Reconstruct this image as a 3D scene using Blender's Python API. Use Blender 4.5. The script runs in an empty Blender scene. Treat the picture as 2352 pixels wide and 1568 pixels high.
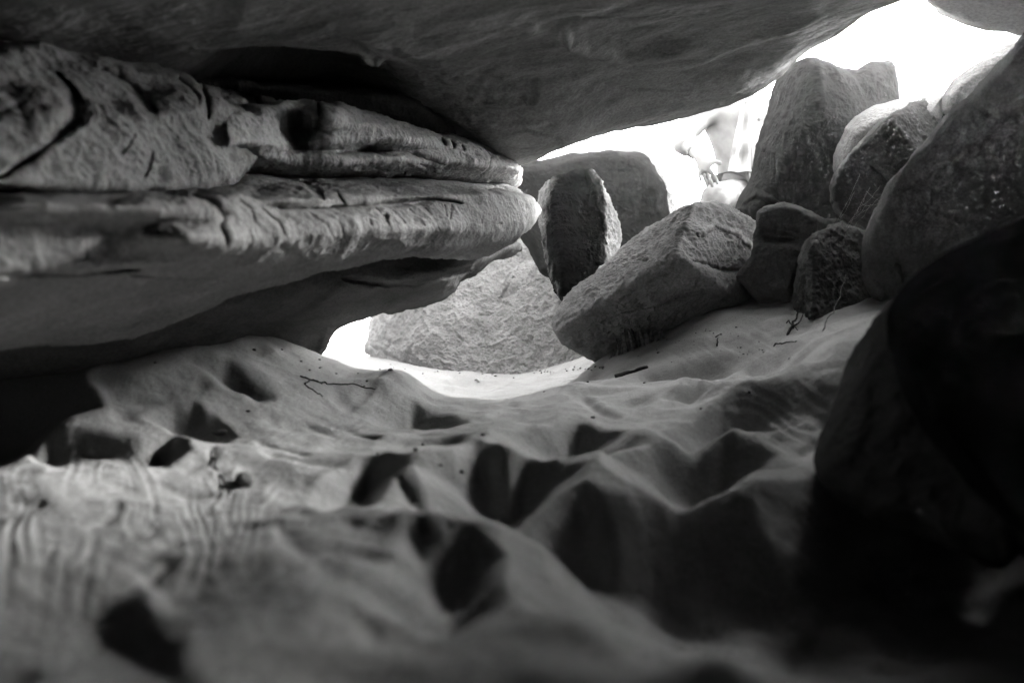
import bpy, math, random
import numpy as np

# ------------------------------------------------------------------ camera, world, sun, exposure
S = 0.55                      # authored units -> metres
F = 1829.0                    # focal length in authored picture units (2352 wide)
CH = 0.45                     # eye height, authored units
scene = bpy.context.scene
COL = scene.collection

cam_d = bpy.data.cameras.new('camera'); cam = bpy.data.objects.new('camera', cam_d); COL.objects.link(cam)
cam.location = (0, 0, CH * S); cam.rotation_euler = (math.radians(90), 0, 0)
cam_d.sensor_width = 36; cam_d.lens = 28; cam_d.clip_start = 0.02; cam_d.clip_end = 3000
cam_d.dof.use_dof = True; cam_d.dof.focus_distance = 5.4 * S; cam_d.dof.aperture_fstop = 2.3
cam_d.dof.aperture_blades = 7
scene.camera = cam

AZ, EL = math.radians(50), math.radians(24)
world = bpy.data.worlds.new("World"); scene.world = world; world.use_nodes = True
wn = world.node_tree.nodes; wl = world.node_tree.links
for n in list(wn): wn.remove(n)
sky = wn.new('ShaderNodeTexSky'); sky.sky_type = 'NISHITA'; sky.sun_disc = False
sky.sun_elevation = EL; sky.sun_rotation = AZ
bw = wn.new('ShaderNodeRGBToBW'); bg = wn.new('ShaderNodeBackground'); wo = wn.new('ShaderNodeOutputWorld')
wl.new(sky.outputs[0], bw.inputs[0]); wl.new(bw.outputs[0], bg.inputs[0]); wl.new(bg.outputs[0], wo.inputs[0])
bg.inputs[1].default_value = 0.15

sun_d = bpy.data.lights.new('sun', 'SUN'); sun = bpy.data.objects.new('sun', sun_d); COL.objects.link(sun)
sun_d.energy = 0.25; sun_d.angle = math.radians(9); sun_d.color = (1.0, 0.995, 0.98)
sun.rotation_euler = (math.radians(90) - EL, 0, -AZ + math.pi)
# a sun lamp shines along its local -Z; aim it explicitly from the sky direction
from mathutils import Vector
sun.rotation_euler = Vector((math.sin(AZ) * math.cos(EL), math.cos(AZ) * math.cos(EL), math.sin(EL))).to_track_quat('Z', 'Y').to_euler()

scene.view_settings.view_transform = 'Standard'; scene.view_settings.look = 'None'
scene.view_settings.exposure = 5.65; scene.view_settings.gamma = 1
scene.cycles.use_denoising = True
scene.cycles.max_bounces = 8; scene.cycles.diffuse_bounces = 1; scene.cycles.volume_bounces = 0
scene.cycles.sample_clamp_indirect = 10

random.seed(5); RNG = np.random.RandomState(7)

# ------------------------------------------------------------------ numeric helpers
_perm = np.arange(256); RNG.shuffle(_perm); _perm = np.concatenate([_perm, _perm, _perm])
_g = RNG.normal(size=(256, 3)); _g /= np.linalg.norm(_g, axis=1)[:, None]; _g *= 1.5

def perlin(p, seed=0):
    p = np.asarray(p, float) + seed * 17.37
    i = np.floor(p).astype(np.int64); f = p - i
    u = f * f * f * (f * (f * 6 - 15) + 10)
    ix, iy, iz = (i[:, 0] & 255), (i[:, 1] & 255), (i[:, 2] & 255)
    out = 0
    for dx in (0, 1):
        wx = u[:, 0] if dx else 1 - u[:, 0]
        a = _perm[(ix + dx) & 255]
        for dy in (0, 1):
            wy = u[:, 1] if dy else 1 - u[:, 1]
            b = _perm[(a + iy + dy) & 255]
            for dz in (0, 1):
                wz = u[:, 2] if dz else 1 - u[:, 2]
                g = _g[_perm[(b + iz + dz) & 255]]
                out = out + wx * wy * wz * (g[:, 0] * (f[:, 0] - dx) + g[:, 1] * (f[:, 1] - dy) + g[:, 2] * (f[:, 2] - dz))
    return out

def fbm(p, freq, octv=4, seed=0, gain=0.5, lac=2.03):
    a, s = 1.0, 0
    for k in range(octv):
        s = s + a * perlin(p * freq, seed + k * 3.1); freq *= lac; a *= gain
    return s

def ridged(p, freq, octv=4, seed=0):
    a, s = 1.0, 0
    for k in range(octv):
        s = s + a * (1 - 2 * np.abs(perlin(p * freq, seed + k * 3.1))); freq *= 2.07; a *= 0.5
    return s

def sstep(x, a=0.0, b=1.0):
    t = np.clip((x - a) / (b - a), 0, 1); return t * t * (3 - 2 * t)

def world_of(U, V, y):
    U, V, y = np.broadcast_arrays(np.asarray(U, float), np.asarray(V, float), np.asarray(y, float))
    return np.stack([(U - 1176) / F * y, y, CH + (784 - V) / F * y], -1)

def tps(pts, vals, smooth=0.0):
    P = np.asarray(pts, float); n = len(P)
    r = np.linalg.norm(P[:, None] - P[None], axis=2)
    K = np.where(r > 0, r * r * np.log(r + 1e-12), 0) + np.eye(n) * smooth
    A = np.zeros((n + 3, n + 3)); A[:n, :n] = K; A[:n, n] = 1; A[:n, n + 1:] = P; A[n, :n] = 1; A[n + 1:, :n] = P.T
    w = np.linalg.solve(A, np.concatenate([vals, [0, 0, 0]]))
    def f(q):
        o = w[n] + q @ w[n + 1:]
        for k in range(n):
            r2 = ((q - P[k]) ** 2).sum(1)
            o = o + w[k] * 0.5 * r2 * np.log(r2 + 1e-12)
        return o
    return f

def seg_dist(q, pts):
    """distance, nearest-point parameter (0..1 along the line) and signed side of q to an open polyline"""
    pts = np.asarray(pts, float); L = np.linalg.norm(np.diff(pts, axis=0), axis=1); tot = L.sum(); acc = 0
    best = np.full(len(q), 1e18); par = np.zeros(len(q)); side = np.zeros(len(q))
    for k in range(len(pts) - 1):
        a, b = pts[k], pts[k + 1]; ab = b - a
        t = np.clip(((q - a) @ ab) / (ab @ ab + 1e-12), 0, 1)
        v = q - (a + t[:, None] * ab); d2 = (v ** 2).sum(1); m = d2 < best
        best = np.where(m, d2, best); par = np.where(m, (acc + t * L[k]) / tot, par)
        side = np.where(m, np.sign(ab[0] * v[:, 1] - ab[1] * v[:, 0]), side); acc += L[k]
    return np.sqrt(best), par, side

def mesh_obj(name, V, Fc, mat, parent=None, smooth=True, origin=None):
    V = np.asarray(V, np.float64) * S
    if origin is None: origin = np.array([V[:, 0].mean(), V[:, 1].mean(), V[:, 2].min()])
    me = bpy.data.meshes.new(name)
    me.vertices.add(len(V)); me.vertices.foreach_set('co', (V - origin).astype(np.float32).ravel())
    Fc = np.asarray(Fc, np.int32); k = Fc.shape[1]
    me.loops.add(Fc.size); me.loops.foreach_set('vertex_index', Fc.ravel())
    me.polygons.add(len(Fc)); me.polygons.foreach_set('loop_start', np.arange(0, Fc.size, k, dtype=np.int32))
    me.polygons.foreach_set('use_smooth', np.full(len(Fc), smooth))
    me.update(calc_edges=True); me.validate()
    me.materials.append(mat)
    o = bpy.data.objects.new(name, me); COL.objects.link(o); o.location = origin
    if parent is not None:
        o.parent = parent; o.location = Vector(origin) - parent.location
    return o

def tag(o, label=None, cat=None, group=None, kind=None):
    if label: o['label'] = label
    if cat: o['category'] = cat
    if group: o['group'] = group
    if kind: o['kind'] = kind
    return o

def vnormals(V, Fc):
    a, b, c = V[Fc[:, 0]], V[Fc[:, 1]], V[Fc[:, 2]]
    n = np.cross(b - a, c - a) if Fc.shape[1] == 3 else np.cross(V[Fc[:, 2]] - a, V[Fc[:, 3]] - b)
    N = np.zeros_like(V)
    for k in range(Fc.shape[1]):
        for j in range(3): N[:, j] += np.bincount(Fc[:, k], n[:, j], len(V))
    return N / (np.linalg.norm(N, axis=1)[:, None] + 1e-12)

def grid_faces(nr, nc, off=0, wrap=False, flip=False):
    r = np.arange(nr - 1)[:, None]; c = np.arange(nc if wrap else nc - 1)[None]
    c2 = (c + 1) % nc
    f = np.stack([r * nc + c, r * nc + c2, (r + 1) * nc + c2, (r + 1) * nc + c], -1).reshape(-1, 4) + off
    return f[:, ::-1] if flip else f

# ------------------------------------------------------------------ materials
def mat_new(name):
    m = bpy.data.materials.new(name); m.use_nodes = True
    nt = m.node_tree; b = nt.nodes['Principled BSDF']
    b.inputs['Specular IOR Level'].default_value = 0.0
    return m, nt, b

def N(nt, t, **kw):
    n = nt.nodes.new(t)
    for k, v in kw.items():
        if k in ('operation', 'blend_type', 'data_type', 'feature', 'interpolation'): setattr(n, k, v)
        else: n.inputs[k].default_value = v
    return n

def grey(v): return (v, v * 0.995, v * 0.985, 1)

def rock_mat(name, lo=0.16, hi=0.34, scale=6, streak=(1, 1, 1), bump=0.5, grain=160, pits=0.0, blotch=None, rot=(0, 0, 0), rough=0.92, patch=None):
    m, nt, b = mat_new(name); L = nt.links
    b.inputs['Roughness'].default_value = rough
    tc = N(nt, 'ShaderNodeTexCoord'); mp = N(nt, 'ShaderNodeMapping', Scale=streak, Rotation=rot)
    L.new(tc.outputs['Object'], mp.inputs[0])
    n1 = N(nt, 'ShaderNodeTexNoise', Scale=scale, Detail=9.0, Roughness=0.62); L.new(mp.outputs[0], n1.inputs['Vector'])
    n2 = N(nt, 'ShaderNodeTexNoise', Scale=grain, Detail=4.0, Roughness=0.7); L.new(tc.outputs['Object'], n2.inputs['Vector'])
    r = N(nt, 'ShaderNodeValToRGB'); L.new(n1.outputs[0], r.inputs[0])
    r.color_ramp.elements[0].position = 0.30; r.color_ramp.elements[1].position = 0.72
    r.color_ramp.elements[0].color = grey(lo); r.color_ramp.elements[1].color = grey(hi)
    mx = N(nt, 'ShaderNodeMix', data_type='RGBA', blend_type='MULTIPLY'); mx.inputs[0].default_value = 0.55
    L.new(r.outputs[0], mx.inputs[6])
    r2 = N(nt, 'ShaderNodeValToRGB'); L.new(n2.outputs[0], r2.inputs[0])
    r2.color_ramp.elements[0].position = 0.36; r2.color_ramp.elements[1].position = 0.62
    r2.color_ramp.elements[0].color = (0.45, 0.45, 0.45, 1); r2.color_ramp.elements[1].color = (1.1, 1.1, 1.1, 1)
    L.new(r2.outputs[0], mx.inputs[7]); col = mx.outputs[2]
    if blotch:                                  # (scale, threshold, colour)
        n3 = N(nt, 'ShaderNodeTexNoise', Scale=blotch[0], Detail=7.0, Roughness=0.7, Distortion=0.6); L.new(mp.outputs[0], n3.inputs['Vector'])
        r3 = N(nt, 'ShaderNodeValToRGB'); L.new(n3.outputs[0], r3.inputs[0])
        r3.color_ramp.elements[0].position = blotch[1]; r3.color_ramp.elements[1].position = blotch[1] + 0.07
        r3.color_ramp.elements[0].color = (0, 0, 0, 1); r3.color_ramp.elements[1].color = (1, 1, 1, 1)
        m3 = N(nt, 'ShaderNodeMix', data_type='RGBA'); L.new(r3.outputs[0], m3.inputs[0]); L.new(col, m3.inputs[6])
        m3.inputs[7].default_value = grey(blotch[2]); col = m3.outputs[2]
    if patch:                                   # (centre, radii, colour): one dark patch that paints the shade of a face
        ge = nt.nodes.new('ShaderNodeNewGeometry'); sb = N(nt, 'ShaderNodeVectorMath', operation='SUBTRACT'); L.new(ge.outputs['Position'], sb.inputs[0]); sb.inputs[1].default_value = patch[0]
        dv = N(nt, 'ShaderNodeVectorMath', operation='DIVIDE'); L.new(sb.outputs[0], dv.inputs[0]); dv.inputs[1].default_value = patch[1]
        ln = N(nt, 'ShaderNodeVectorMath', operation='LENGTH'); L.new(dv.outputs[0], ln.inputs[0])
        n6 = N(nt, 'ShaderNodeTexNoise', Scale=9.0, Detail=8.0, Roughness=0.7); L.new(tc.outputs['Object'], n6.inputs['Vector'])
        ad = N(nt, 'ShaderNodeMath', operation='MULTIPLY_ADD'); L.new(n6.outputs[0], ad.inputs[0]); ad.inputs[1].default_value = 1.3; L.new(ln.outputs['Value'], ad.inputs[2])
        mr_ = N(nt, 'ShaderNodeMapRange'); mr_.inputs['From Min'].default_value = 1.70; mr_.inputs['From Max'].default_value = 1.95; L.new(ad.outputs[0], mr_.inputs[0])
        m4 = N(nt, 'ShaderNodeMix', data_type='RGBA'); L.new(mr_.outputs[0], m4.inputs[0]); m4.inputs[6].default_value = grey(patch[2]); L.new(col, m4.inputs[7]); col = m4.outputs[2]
    L.new(col, b.inputs['Base Color'])
    bp = N(nt, 'ShaderNodeBump', Strength=bump, Distance=0.012); L.new(n1.outputs[0], bp.inputs['Height'])
    n4 = N(nt, 'ShaderNodeTexNoise', Scale=scale * 7, Detail=6.0, Roughness=0.65); L.new(mp.outputs[0], n4.inputs['Vector'])
    bp2 = N(nt, 'ShaderNodeBump', Strength=bump, Distance=0.006); L.new(n4.outputs[0], bp2.inputs['Height']); L.new(bp.outputs[0], bp2.inputs['Normal'])
    bp3 = N(nt, 'ShaderNodeBump', Strength=bump * 0.7, Distance=0.0016); L.new(n2.outputs[0], bp3.inputs['Height']); L.new(bp2.outputs[0], bp3.inputs['Normal'])
    out = bp3
    if pits:
        vo = N(nt, 'ShaderNodeTexVoronoi', Scale=scale * 6); L.new(mp.outputs[0], vo.inputs['Vector'])
        mr = N(nt, 'ShaderNodeMapRange'); mr.inputs['From Min'].default_value = 0.05; mr.inputs['From Max'].default_value = 0.35
        L.new(vo.outputs['Distance'], mr.inputs[0])
        bp4 = N(nt, 'ShaderNodeBump', Strength=pits, Distance=0.006); L.new(mr.outputs[0], bp4.inputs['Height']); L.new(bp3.outputs[0], bp4.inputs['Normal']); out = bp4
    L.new(out.outputs[0], b.inputs['Normal'])
    return m

def plain_mat(name, v, rough=0.8, noise=30, amt=0.35):
    m, nt, b = mat_new(name); b.inputs['Roughness'].default_value = rough; L = nt.links
    tc = N(nt, 'ShaderNodeTexCoord'); n = N(nt, 'ShaderNodeTexNoise', Scale=noise, Detail=6.0); L.new(tc.outputs['Object'], n.inputs['Vector'])
    r = N(nt, 'ShaderNodeValToRGB'); L.new(n.outputs[0], r.inputs[0])
    r.color_ramp.elements[0].position = 0.35; r.color_ramp.elements[1].position = 0.65
    r.color_ramp.elements[0].color = grey(v * (1 - amt)); r.color_ramp.elements[1].color = grey(v * (1 + amt))
    L.new(r.outputs[0], b.inputs['Base Color'])
    bp = N(nt, 'ShaderNodeBump', Strength=0.4, Distance=0.003); L.new(n.outputs[0], bp.inputs['Height']); L.new(bp.outputs[0], b.inputs['Normal'])
    return m

def sand_material():
    m, nt, b = mat_new('sand'); L = nt.links; b.inputs['Roughness'].default_value = 0.95
    tc = N(nt, 'ShaderNodeTexCoord')
    n1 = N(nt, 'ShaderNodeTexNoise', Scale=5.0, Detail=6.0, Roughness=0.6); L.new(tc.outputs['Object'], n1.inputs['Vector'])
    r = N(nt, 'ShaderNodeValToRGB'); L.new(n1.outputs[0], r.inputs[0])
    r.color_ramp.elements[0].position = 0.3; r.color_ramp.elements[1].position = 0.7
    r.color_ramp.elements[0].color = grey(0.23); r.color_ramp.elements[1].color = grey(0.30)
    n2 = N(nt, 'ShaderNodeTexNoise', Scale=420.0, Detail=3.0, Roughness=0.8); L.new(tc.outputs['Object'], n2.inputs['Vector'])
    r2 = N(nt, 'ShaderNodeValToRGB'); L.new(n2.outputs[0], r2.inputs[0])
    r2.color_ramp.elements[0].position = 0.36; r2.color_ramp.elements[1].position = 0.56
    r2.color_ramp.elements[0].color = (0.5, 0.5, 0.5, 1); r2.color_ramp.elements[1].color = (1.08, 1.08, 1.08, 1)
    mx = N(nt, 'ShaderNodeMix', data_type='RGBA', blend_type='MULTIPLY'); mx.inputs[0].default_value = 0.85
    L.new(r.outputs[0], mx.inputs[6]); L.new(r2.outputs[0], mx.inputs[7])
    # dark grit lying in loose drifts
    vo = N(nt, 'ShaderNodeTexVoronoi', Scale=75.0); L.new(tc.outputs['Object'], vo.inputs['Vector'])
    gr = N(nt, 'ShaderNodeMapRange'); gr.inputs['From Min'].default_value = 0.10; gr.inputs['From Max'].default_value = 0.17
    L.new(vo.outputs['Distance'], gr.inputs[0])
    n5 = N(nt, 'ShaderNodeTexNoise', Scale=7.0, Detail=4.0); L.new(tc.outputs['Object'], n5.inputs['Vector'])
    r5 = N(nt, 'ShaderNodeMapRange'); r5.inputs['From Min'].default_value = 0.50; r5.inputs['From Max'].default_value = 0.62
    r5.inputs['To Min'].default_value = 1; r5.inputs['To Max'].default_value = 0
    L.new(n5.outputs[0], r5.inputs[0])
    mm = N(nt, 'ShaderNodeMath', operation='MAXIMUM'); L.new(gr.outputs[0], mm.inputs[0]); L.new(r5.outputs[0], mm.inputs[1])
    m2 = N(nt, 'ShaderNodeMix', data_type='RGBA'); L.new(mm.outputs[0], m2.inputs[0]); m2.inputs[6].default_value = grey(0.10); L.new(mx.outputs[2], m2.inputs[7])
    L.new(m2.outputs[2], b.inputs['Base Color'])
    bp = N(nt, 'ShaderNodeBump', Strength=0.5, Distance=0.0012); L.new(n2.outputs[0], bp.inputs['Height'])
    n3 = N(nt, 'ShaderNodeTexNoise', Scale=60.0, Detail=5.0); L.new(tc.outputs['Object'], n3.inputs['Vector'])
    bp2 = N(nt, 'ShaderNodeBump', Strength=0.5, Distance=0.004); L.new(n3.outputs[0], bp2.inputs['Height']); L.new(bp.outputs[0], bp2.inputs['Normal'])
    L.new(bp2.outputs[0], b.inputs['Normal'])
    return m

# ------------------------------------------------------------------ the sand
GP = [  # (U, V, y) of the bare sand surface
 (0,1568,.95),(600,1568,.93),(1176,1568,.9),(1750,1568,.93),(2352,1568,.95),(-200,1300,1.4),(300,1250,1.6),(700,1250,1.62),(1150,1250,1.62),(1800,1250,1.72),(2500,1250,1.7),
 (-300,1060,2.3),(100,1060,2.2),(600,1030,2.6),(1150,1030,2.6),(1700,1030,2.6),(2100,1000,2.6),
 (-200,950,2.7),(60,900,2.9),(280,815,3.3),(500,748,3.9),(650,790,4.2),(350,925,3.0),(620,925,3.2),(860,885,4.6),(900,875,4.3),(800,960,3.4),(1050,925,4.4),(1200,918,4.5),(1350,888,4.5),(1000,960,3.5),(1350,950,3.4),
 (1000,950,5.4),(1150,948,5.4),(1280,925,5.4),(950,922,6.3),(1150,920,6.3),(1300,895,6.2),(1000,885,7.2),(1180,888,7.2),(1200,856,8.3),(1000,850,8.5),(850,830,9.2),(780,818,9.8),
 (1370,832,5.6),(1500,785,5.3),(1640,728,5.0),(1740,722,4.8),(1840,728,4.4),(2000,712,4.1),(1600,862,4.2),(1850,800,3.6),(1950,850,3.0),(1850,900,3.0),(1600,930,3.3),(1480,860,4.5),(2150,720,3.2),
 (2300,650,6.0),(1700,640,7.0),(1500,740,7.0),(400,700,5.5),(100,700,4.5)]
gw = world_of(*np.array(GP).T)
gw = np.concatenate([gw, np.array([[0,-1.5,.05],[3,-1,.2],[-3,-1,.2],[6,3,.8],[-5,5,.7],[6,10,.9],[-6,12,.3],[0,14,.3],[4,14,.7]])])
_gf = tps(gw[:, :2], gw[:, 2], 0.002)

# hollows that read dark: outlines on the sand, far edge steep, floor climbing back to the near edge; last number scales the depth
HOLLOWS = [
 ([(1245,1004),(1290,990),(1330,980),(1372,1001),(1410,1033),(1357,1057),(1283,1064),(1245,1064)], .30),
 ([(1073,1069),(1151,1079),(1216,1069),(1239,1101),(1250,1121),(1225,1174),(1137,1197),(1034,1209),(1066,1166)], .30),
 ([(938,950),(955,945),(992,975),(996,984),(975,990),(948,984),(937,968)], .30),
 ([(1494,1049),(1663,1032),(1779,1079),(1678,1145),(1547,1162),(1520,1100)], .30),
 ([(1567,1020),(1589,990),(1660,952),(1739,925),(1792,981),(1729,998),(1635,1018)], .24),
 ([(1542,918),(1604,889),(1629,909),(1589,930)], .22),
 ([(1243,1184),(1340,1166),(1453,1175),(1640,1190),(1828,1172),(1960,1135),(2100,1100),(2500,1060),(2500,1700),(2000,1620),(1720,1560),(1600,1520),(1547,1505),(1453,1449),(1378,1404),(1355,1355),(1335,1290),(1280,1240)], .33),
 ([(950,1262),(1080,1268),(1088,1290),(1125,1340),(1132,1385),(1117,1425),(1060,1460),(980,1485),(920,1425),(900,1365),(940,1310)], .36),
 ([(315,1336),(386,1320),(382,1362),(412,1432),(360,1400),(326,1365)], .14),
 ([(-200,1460),(0,1440),(200,1400),(310,1370),(350,1440),(420,1520),(450,1640),(-200,1640)], .11),
 ([(-300,905),(0,872),(100,880),(190,892),(207,960),(110,1010),(0,1078),(-300,1200)], .25),
 ([(60,1020),(120,985),(260,1000),(400,1005),(425,1050),(380,1078),(160,1098),(80,1070)], .11),
 ([(750,1150),(787,1100),(874,1073),(830,1125),(817,1172),(750,1188)], .22),
 ([(440,838),(530,842),(600,890),(645,925),(590,940),(520,900)], .13),
 ([(345,972),(400,952),(500,970),(530,1000),(480,1020),(400,1000)], .16),
 ([(985,1018),(1060,1010),(1075,1035),(1000,1040)], .14),
 ([(1860,975),(1740,930),(1900,900),(1960,985),(1830,1010)], .08),
 ([(1040,872),(1100,864),(1170,873),(1210,885),(1120,905),(1010,890)], .12),
 ([(1480,870),(1560,850),(1640,830),(1700,850),(1660,866),(1500,884)], .14),
 ([(1700,830),(1830,805),(1910,830),(1840,850),(1700,865)], .12),
 ([(900,1130),(980,1120),(1060,1145),(1040,1185),(960,1170)], .07),
]
# mounds: U, V, half width, half height, rise
MOUNDS = [(905,892,75,26,.085),(1000,1078,75,32,.05),(1170,1035,70,35,.045),(560,1050,120,30,.02),(700,900,160,40,.02),(1345,915,110,22,.045),(1560,905,110,16,.04),
 (1730,900,160,14,.035),(1420,1090,90,40,.04),(1640,1000,130,18,.03),(640,1330,240,110,.035),(1310,1480,130,60,.03),(140,1180,160,70,.02),
 (1700,1640,160,60,.06),(290,1400,60,30,.03),(1190,1235,90,16,.02),(1180,900,60,10,.03),(330,880,90,30,.03),(1450,1165,200,12,.025),(1850,1150,120,14,.03),
 (120,880,120,10,.03),(980,1220,220,20,.02),(1300,1290,60,50,.03),(1050,895,30,8,.02),(1000,830,60,6,.02),(840,835,50,6,.03)]
GROOVES = [  # creases scratched in the sand: line, half width px, depth
 ([(705,978),(760,1000),(830,1005),(870,1012)], 5, .018),([(738,975),(800,990),(860,1012)], 4, .014),
 ([(590,1020),(640,1040),(700,1058)], 6, .014),([(610,1062),(700,1075),(800,1082),(860,1075)], 6, .016),
 ([(485,1040),(492,1080),(520,1120)], 4, .01),([(880,880),(850,905),(820,930),(790,950)], 5, .016),
 ([(955,905),(985,925),(1040,945),(1100,955)], 4, .008),([(1010,915),(1060,935),(1130,930),(1190,915)], 3, .008),([(1060,945),(1130,945),(1200,925),(1250,905)], 3, .008),
 ([(1130,960),(1180,950),(1200,955)], 5, .014),([(1335,925),(1360,940),(1400,955),(1418,958)], 6, .03),([(1300,920),(1330,932)], 4, .012),
 ([(1100,1250),(1150,1270),(1210,1280),(1250,1275)], 6, .012),([(900,1100),(930,1130),(1000,1170),(1040,1190)], 9, .014),
 ([(1560,1150),(1620,1120),(1690,1060)], 7, -.05),([(1400,1070),(1450,1110),(1520,1150)], 8, .015),
 ([(1246,1190),(1240,1240),(1260,1300)], 6, -.02),
 ([(1750,960),(1850,905),(1930,890)], 8, -.02),([(1700,1020),(1800,940),(1900,920)], 6, .012),([(1780,1030),(1850,980),(1910,950)], 6, .012),([(1830,1060),(1900,1010)], 6, .012),
 ([(590,770),(640,800),(700,840)], 4, .006),([(640,1240),(700,1330),(790,1420),(860,1500)], 36, .010),
 ([(700,1190),(820,1190),(930,1230),(1080,1245),(1130,1270)], 20, -.010),([(300,1330),(420,1260),(560,1225),(640,1220)], 20, .008)]

def poly_cols(poly):
    P = np.array(poly, float)
    return P

def hollow_drop(U, V, poly, k):
    P = np.array(poly, float); n = len(P)
    Hh = P[:, 1].max() - P[:, 1].min(); w = np.clip(Hh * .30, 6, 60)
    m = (U > P[:, 0].min() - 2.6 * w) & (U < P[:, 0].max() + 2.6 * w) & (V > P[:, 1].min() - 2.6 * w) & (V < P[:, 1].max() + 2.6 * w)
    out = np.zeros(len(U))
    if not m.any(): return out
    u, v = U[m], V[m]
    ylen = .36 * F * (1 / max(P[:, 1].min() - 790, 45) - 1 / max(min(P[:, 1].max(), 1600) - 790, 45))
    D = .70 * k * min(ylen, .9)
    t = (v - P[:, 1].min()) / Hh; d = np.full(len(u), 1e9); q = np.stack([u, v], 1); gx = np.zeros(len(u)); gy = np.zeros(len(u))
    for i in range(n):
        a, b = P[i], P[(i + 1) % n]; ab = b - a
        tt = np.clip(((q - a) @ ab) / (ab @ ab + 1e-9), 0, 1); d2 = ((q - a - tt[:, None] * ab) ** 2).sum(1); c_ = d2 < d
        d = np.where(c_, d2, d); nx = a[0] + tt * ab[0] - u; ny = a[1] + tt * ab[1] - v; L_ = np.hypot(nx, ny) + 6; gx = np.where(c_, nx / L_, gx); gy = np.where(c_, ny / L_, gy)
    ins = np.zeros(len(u), bool)
    for i in range(n):
        a, b = P[i], P[(i + 1) % n]
        if a[1] == b[1]: continue
        ins ^= ((a[1] > v) != (b[1] > v)) & (u < a[0] + (b[0] - a[0]) * (v - a[1]) / (b[1] - a[1]))
    qn = np.stack([u, v * 1.6, u * 0], 1)
    d = np.sqrt(d) * np.where(ins, 1, -1)
    d = d + w * .6 * perlin(qn * (1.3 / (P[:, 0].max() - P[:, 0].min()) + .003), 3)
    wl_ = w * np.clip(1 + .55 * gy + .35 * gx, .35, 2)
    if Hh > 350: wl_ = wl_ * 1.0
    prof = sstep(d, -.3 * wl_, 1.15 * wl_) ** 1.15
    rim = .10 * np.exp(-((d + .6 * w) / (.6 * w)) ** 2) * np.clip(1 - t, 0, 1)
    out[m] = D * (prof - rim)
    return out

def ground_z(x, y, detail=True):
    q = np.stack([x, y], 1); z = _gf(q)
    far = sstep(np.hypot(x, y - 4), 8, 14)
    z = z * (1 - far) + .25 * far
    ys = np.maximum(y, .3)
    U = 1176 + x / ys * F; V = 784 + (CH - z) / ys * F
    ok = (y > .5) & (y < 11)
    p3 = np.stack([x, y, x * 0], 1)
    near = np.exp(-np.maximum(0, y - 6) / 6)
    z = z + near * (.018 * fbm(p3, 1.7, 3, 2) + .010 * ridged(p3, 3.4, 3, 5) - .006)
    z = z - .020 * sstep(perlin(p3 * 4.5, 8), .25, .7) * near
    z = z + near * (.0055 * fbm(p3, 6.5, 3, 14) + .008 * ridged(p3, 2.6, 2, 16))
    z = z - .012 * sstep(perlin(p3 * 9.0, 18), .40, .75) * near
    dz = np.zeros(len(x))
    for poly, k in HOLLOWS: dz -= hollow_drop(U, V, poly, k)
    q2 = np.stack([U, V], 1)
    for (u0, v0, su, sv, h) in MOUNDS:
        dz += h * np.exp(-((U - u0) / su) ** 2 - ((V - v0) / sv) ** 2)
    for pts, w, d in GROOVES:
        P = np.array(pts, float); bb = (U > P[:, 0].min() - 4 * w) & (U < P[:, 0].max() + 4 * w) & (V > P[:, 1].min() - 4 * w) & (V < P[:, 1].max() + 4 * w) & ok
        if not bb.any(): continue
        dd, t, sd = seg_dist(q2[bb], P)
        dd = dd * sd + 1.5 * perlin(np.stack([U[bb], V[bb], V[bb] * 0], 1) * .03, 4); wv = w * (.35 + 1.3 * np.sqrt(np.clip(t * (1 - t), 0, 1)))
        dz[bb] -= d * np.exp(-(dd / wv) ** 2) * (1 - .5 * np.tanh(dd / wv))
    return z + np.where(ok, dz, 0)

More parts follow.
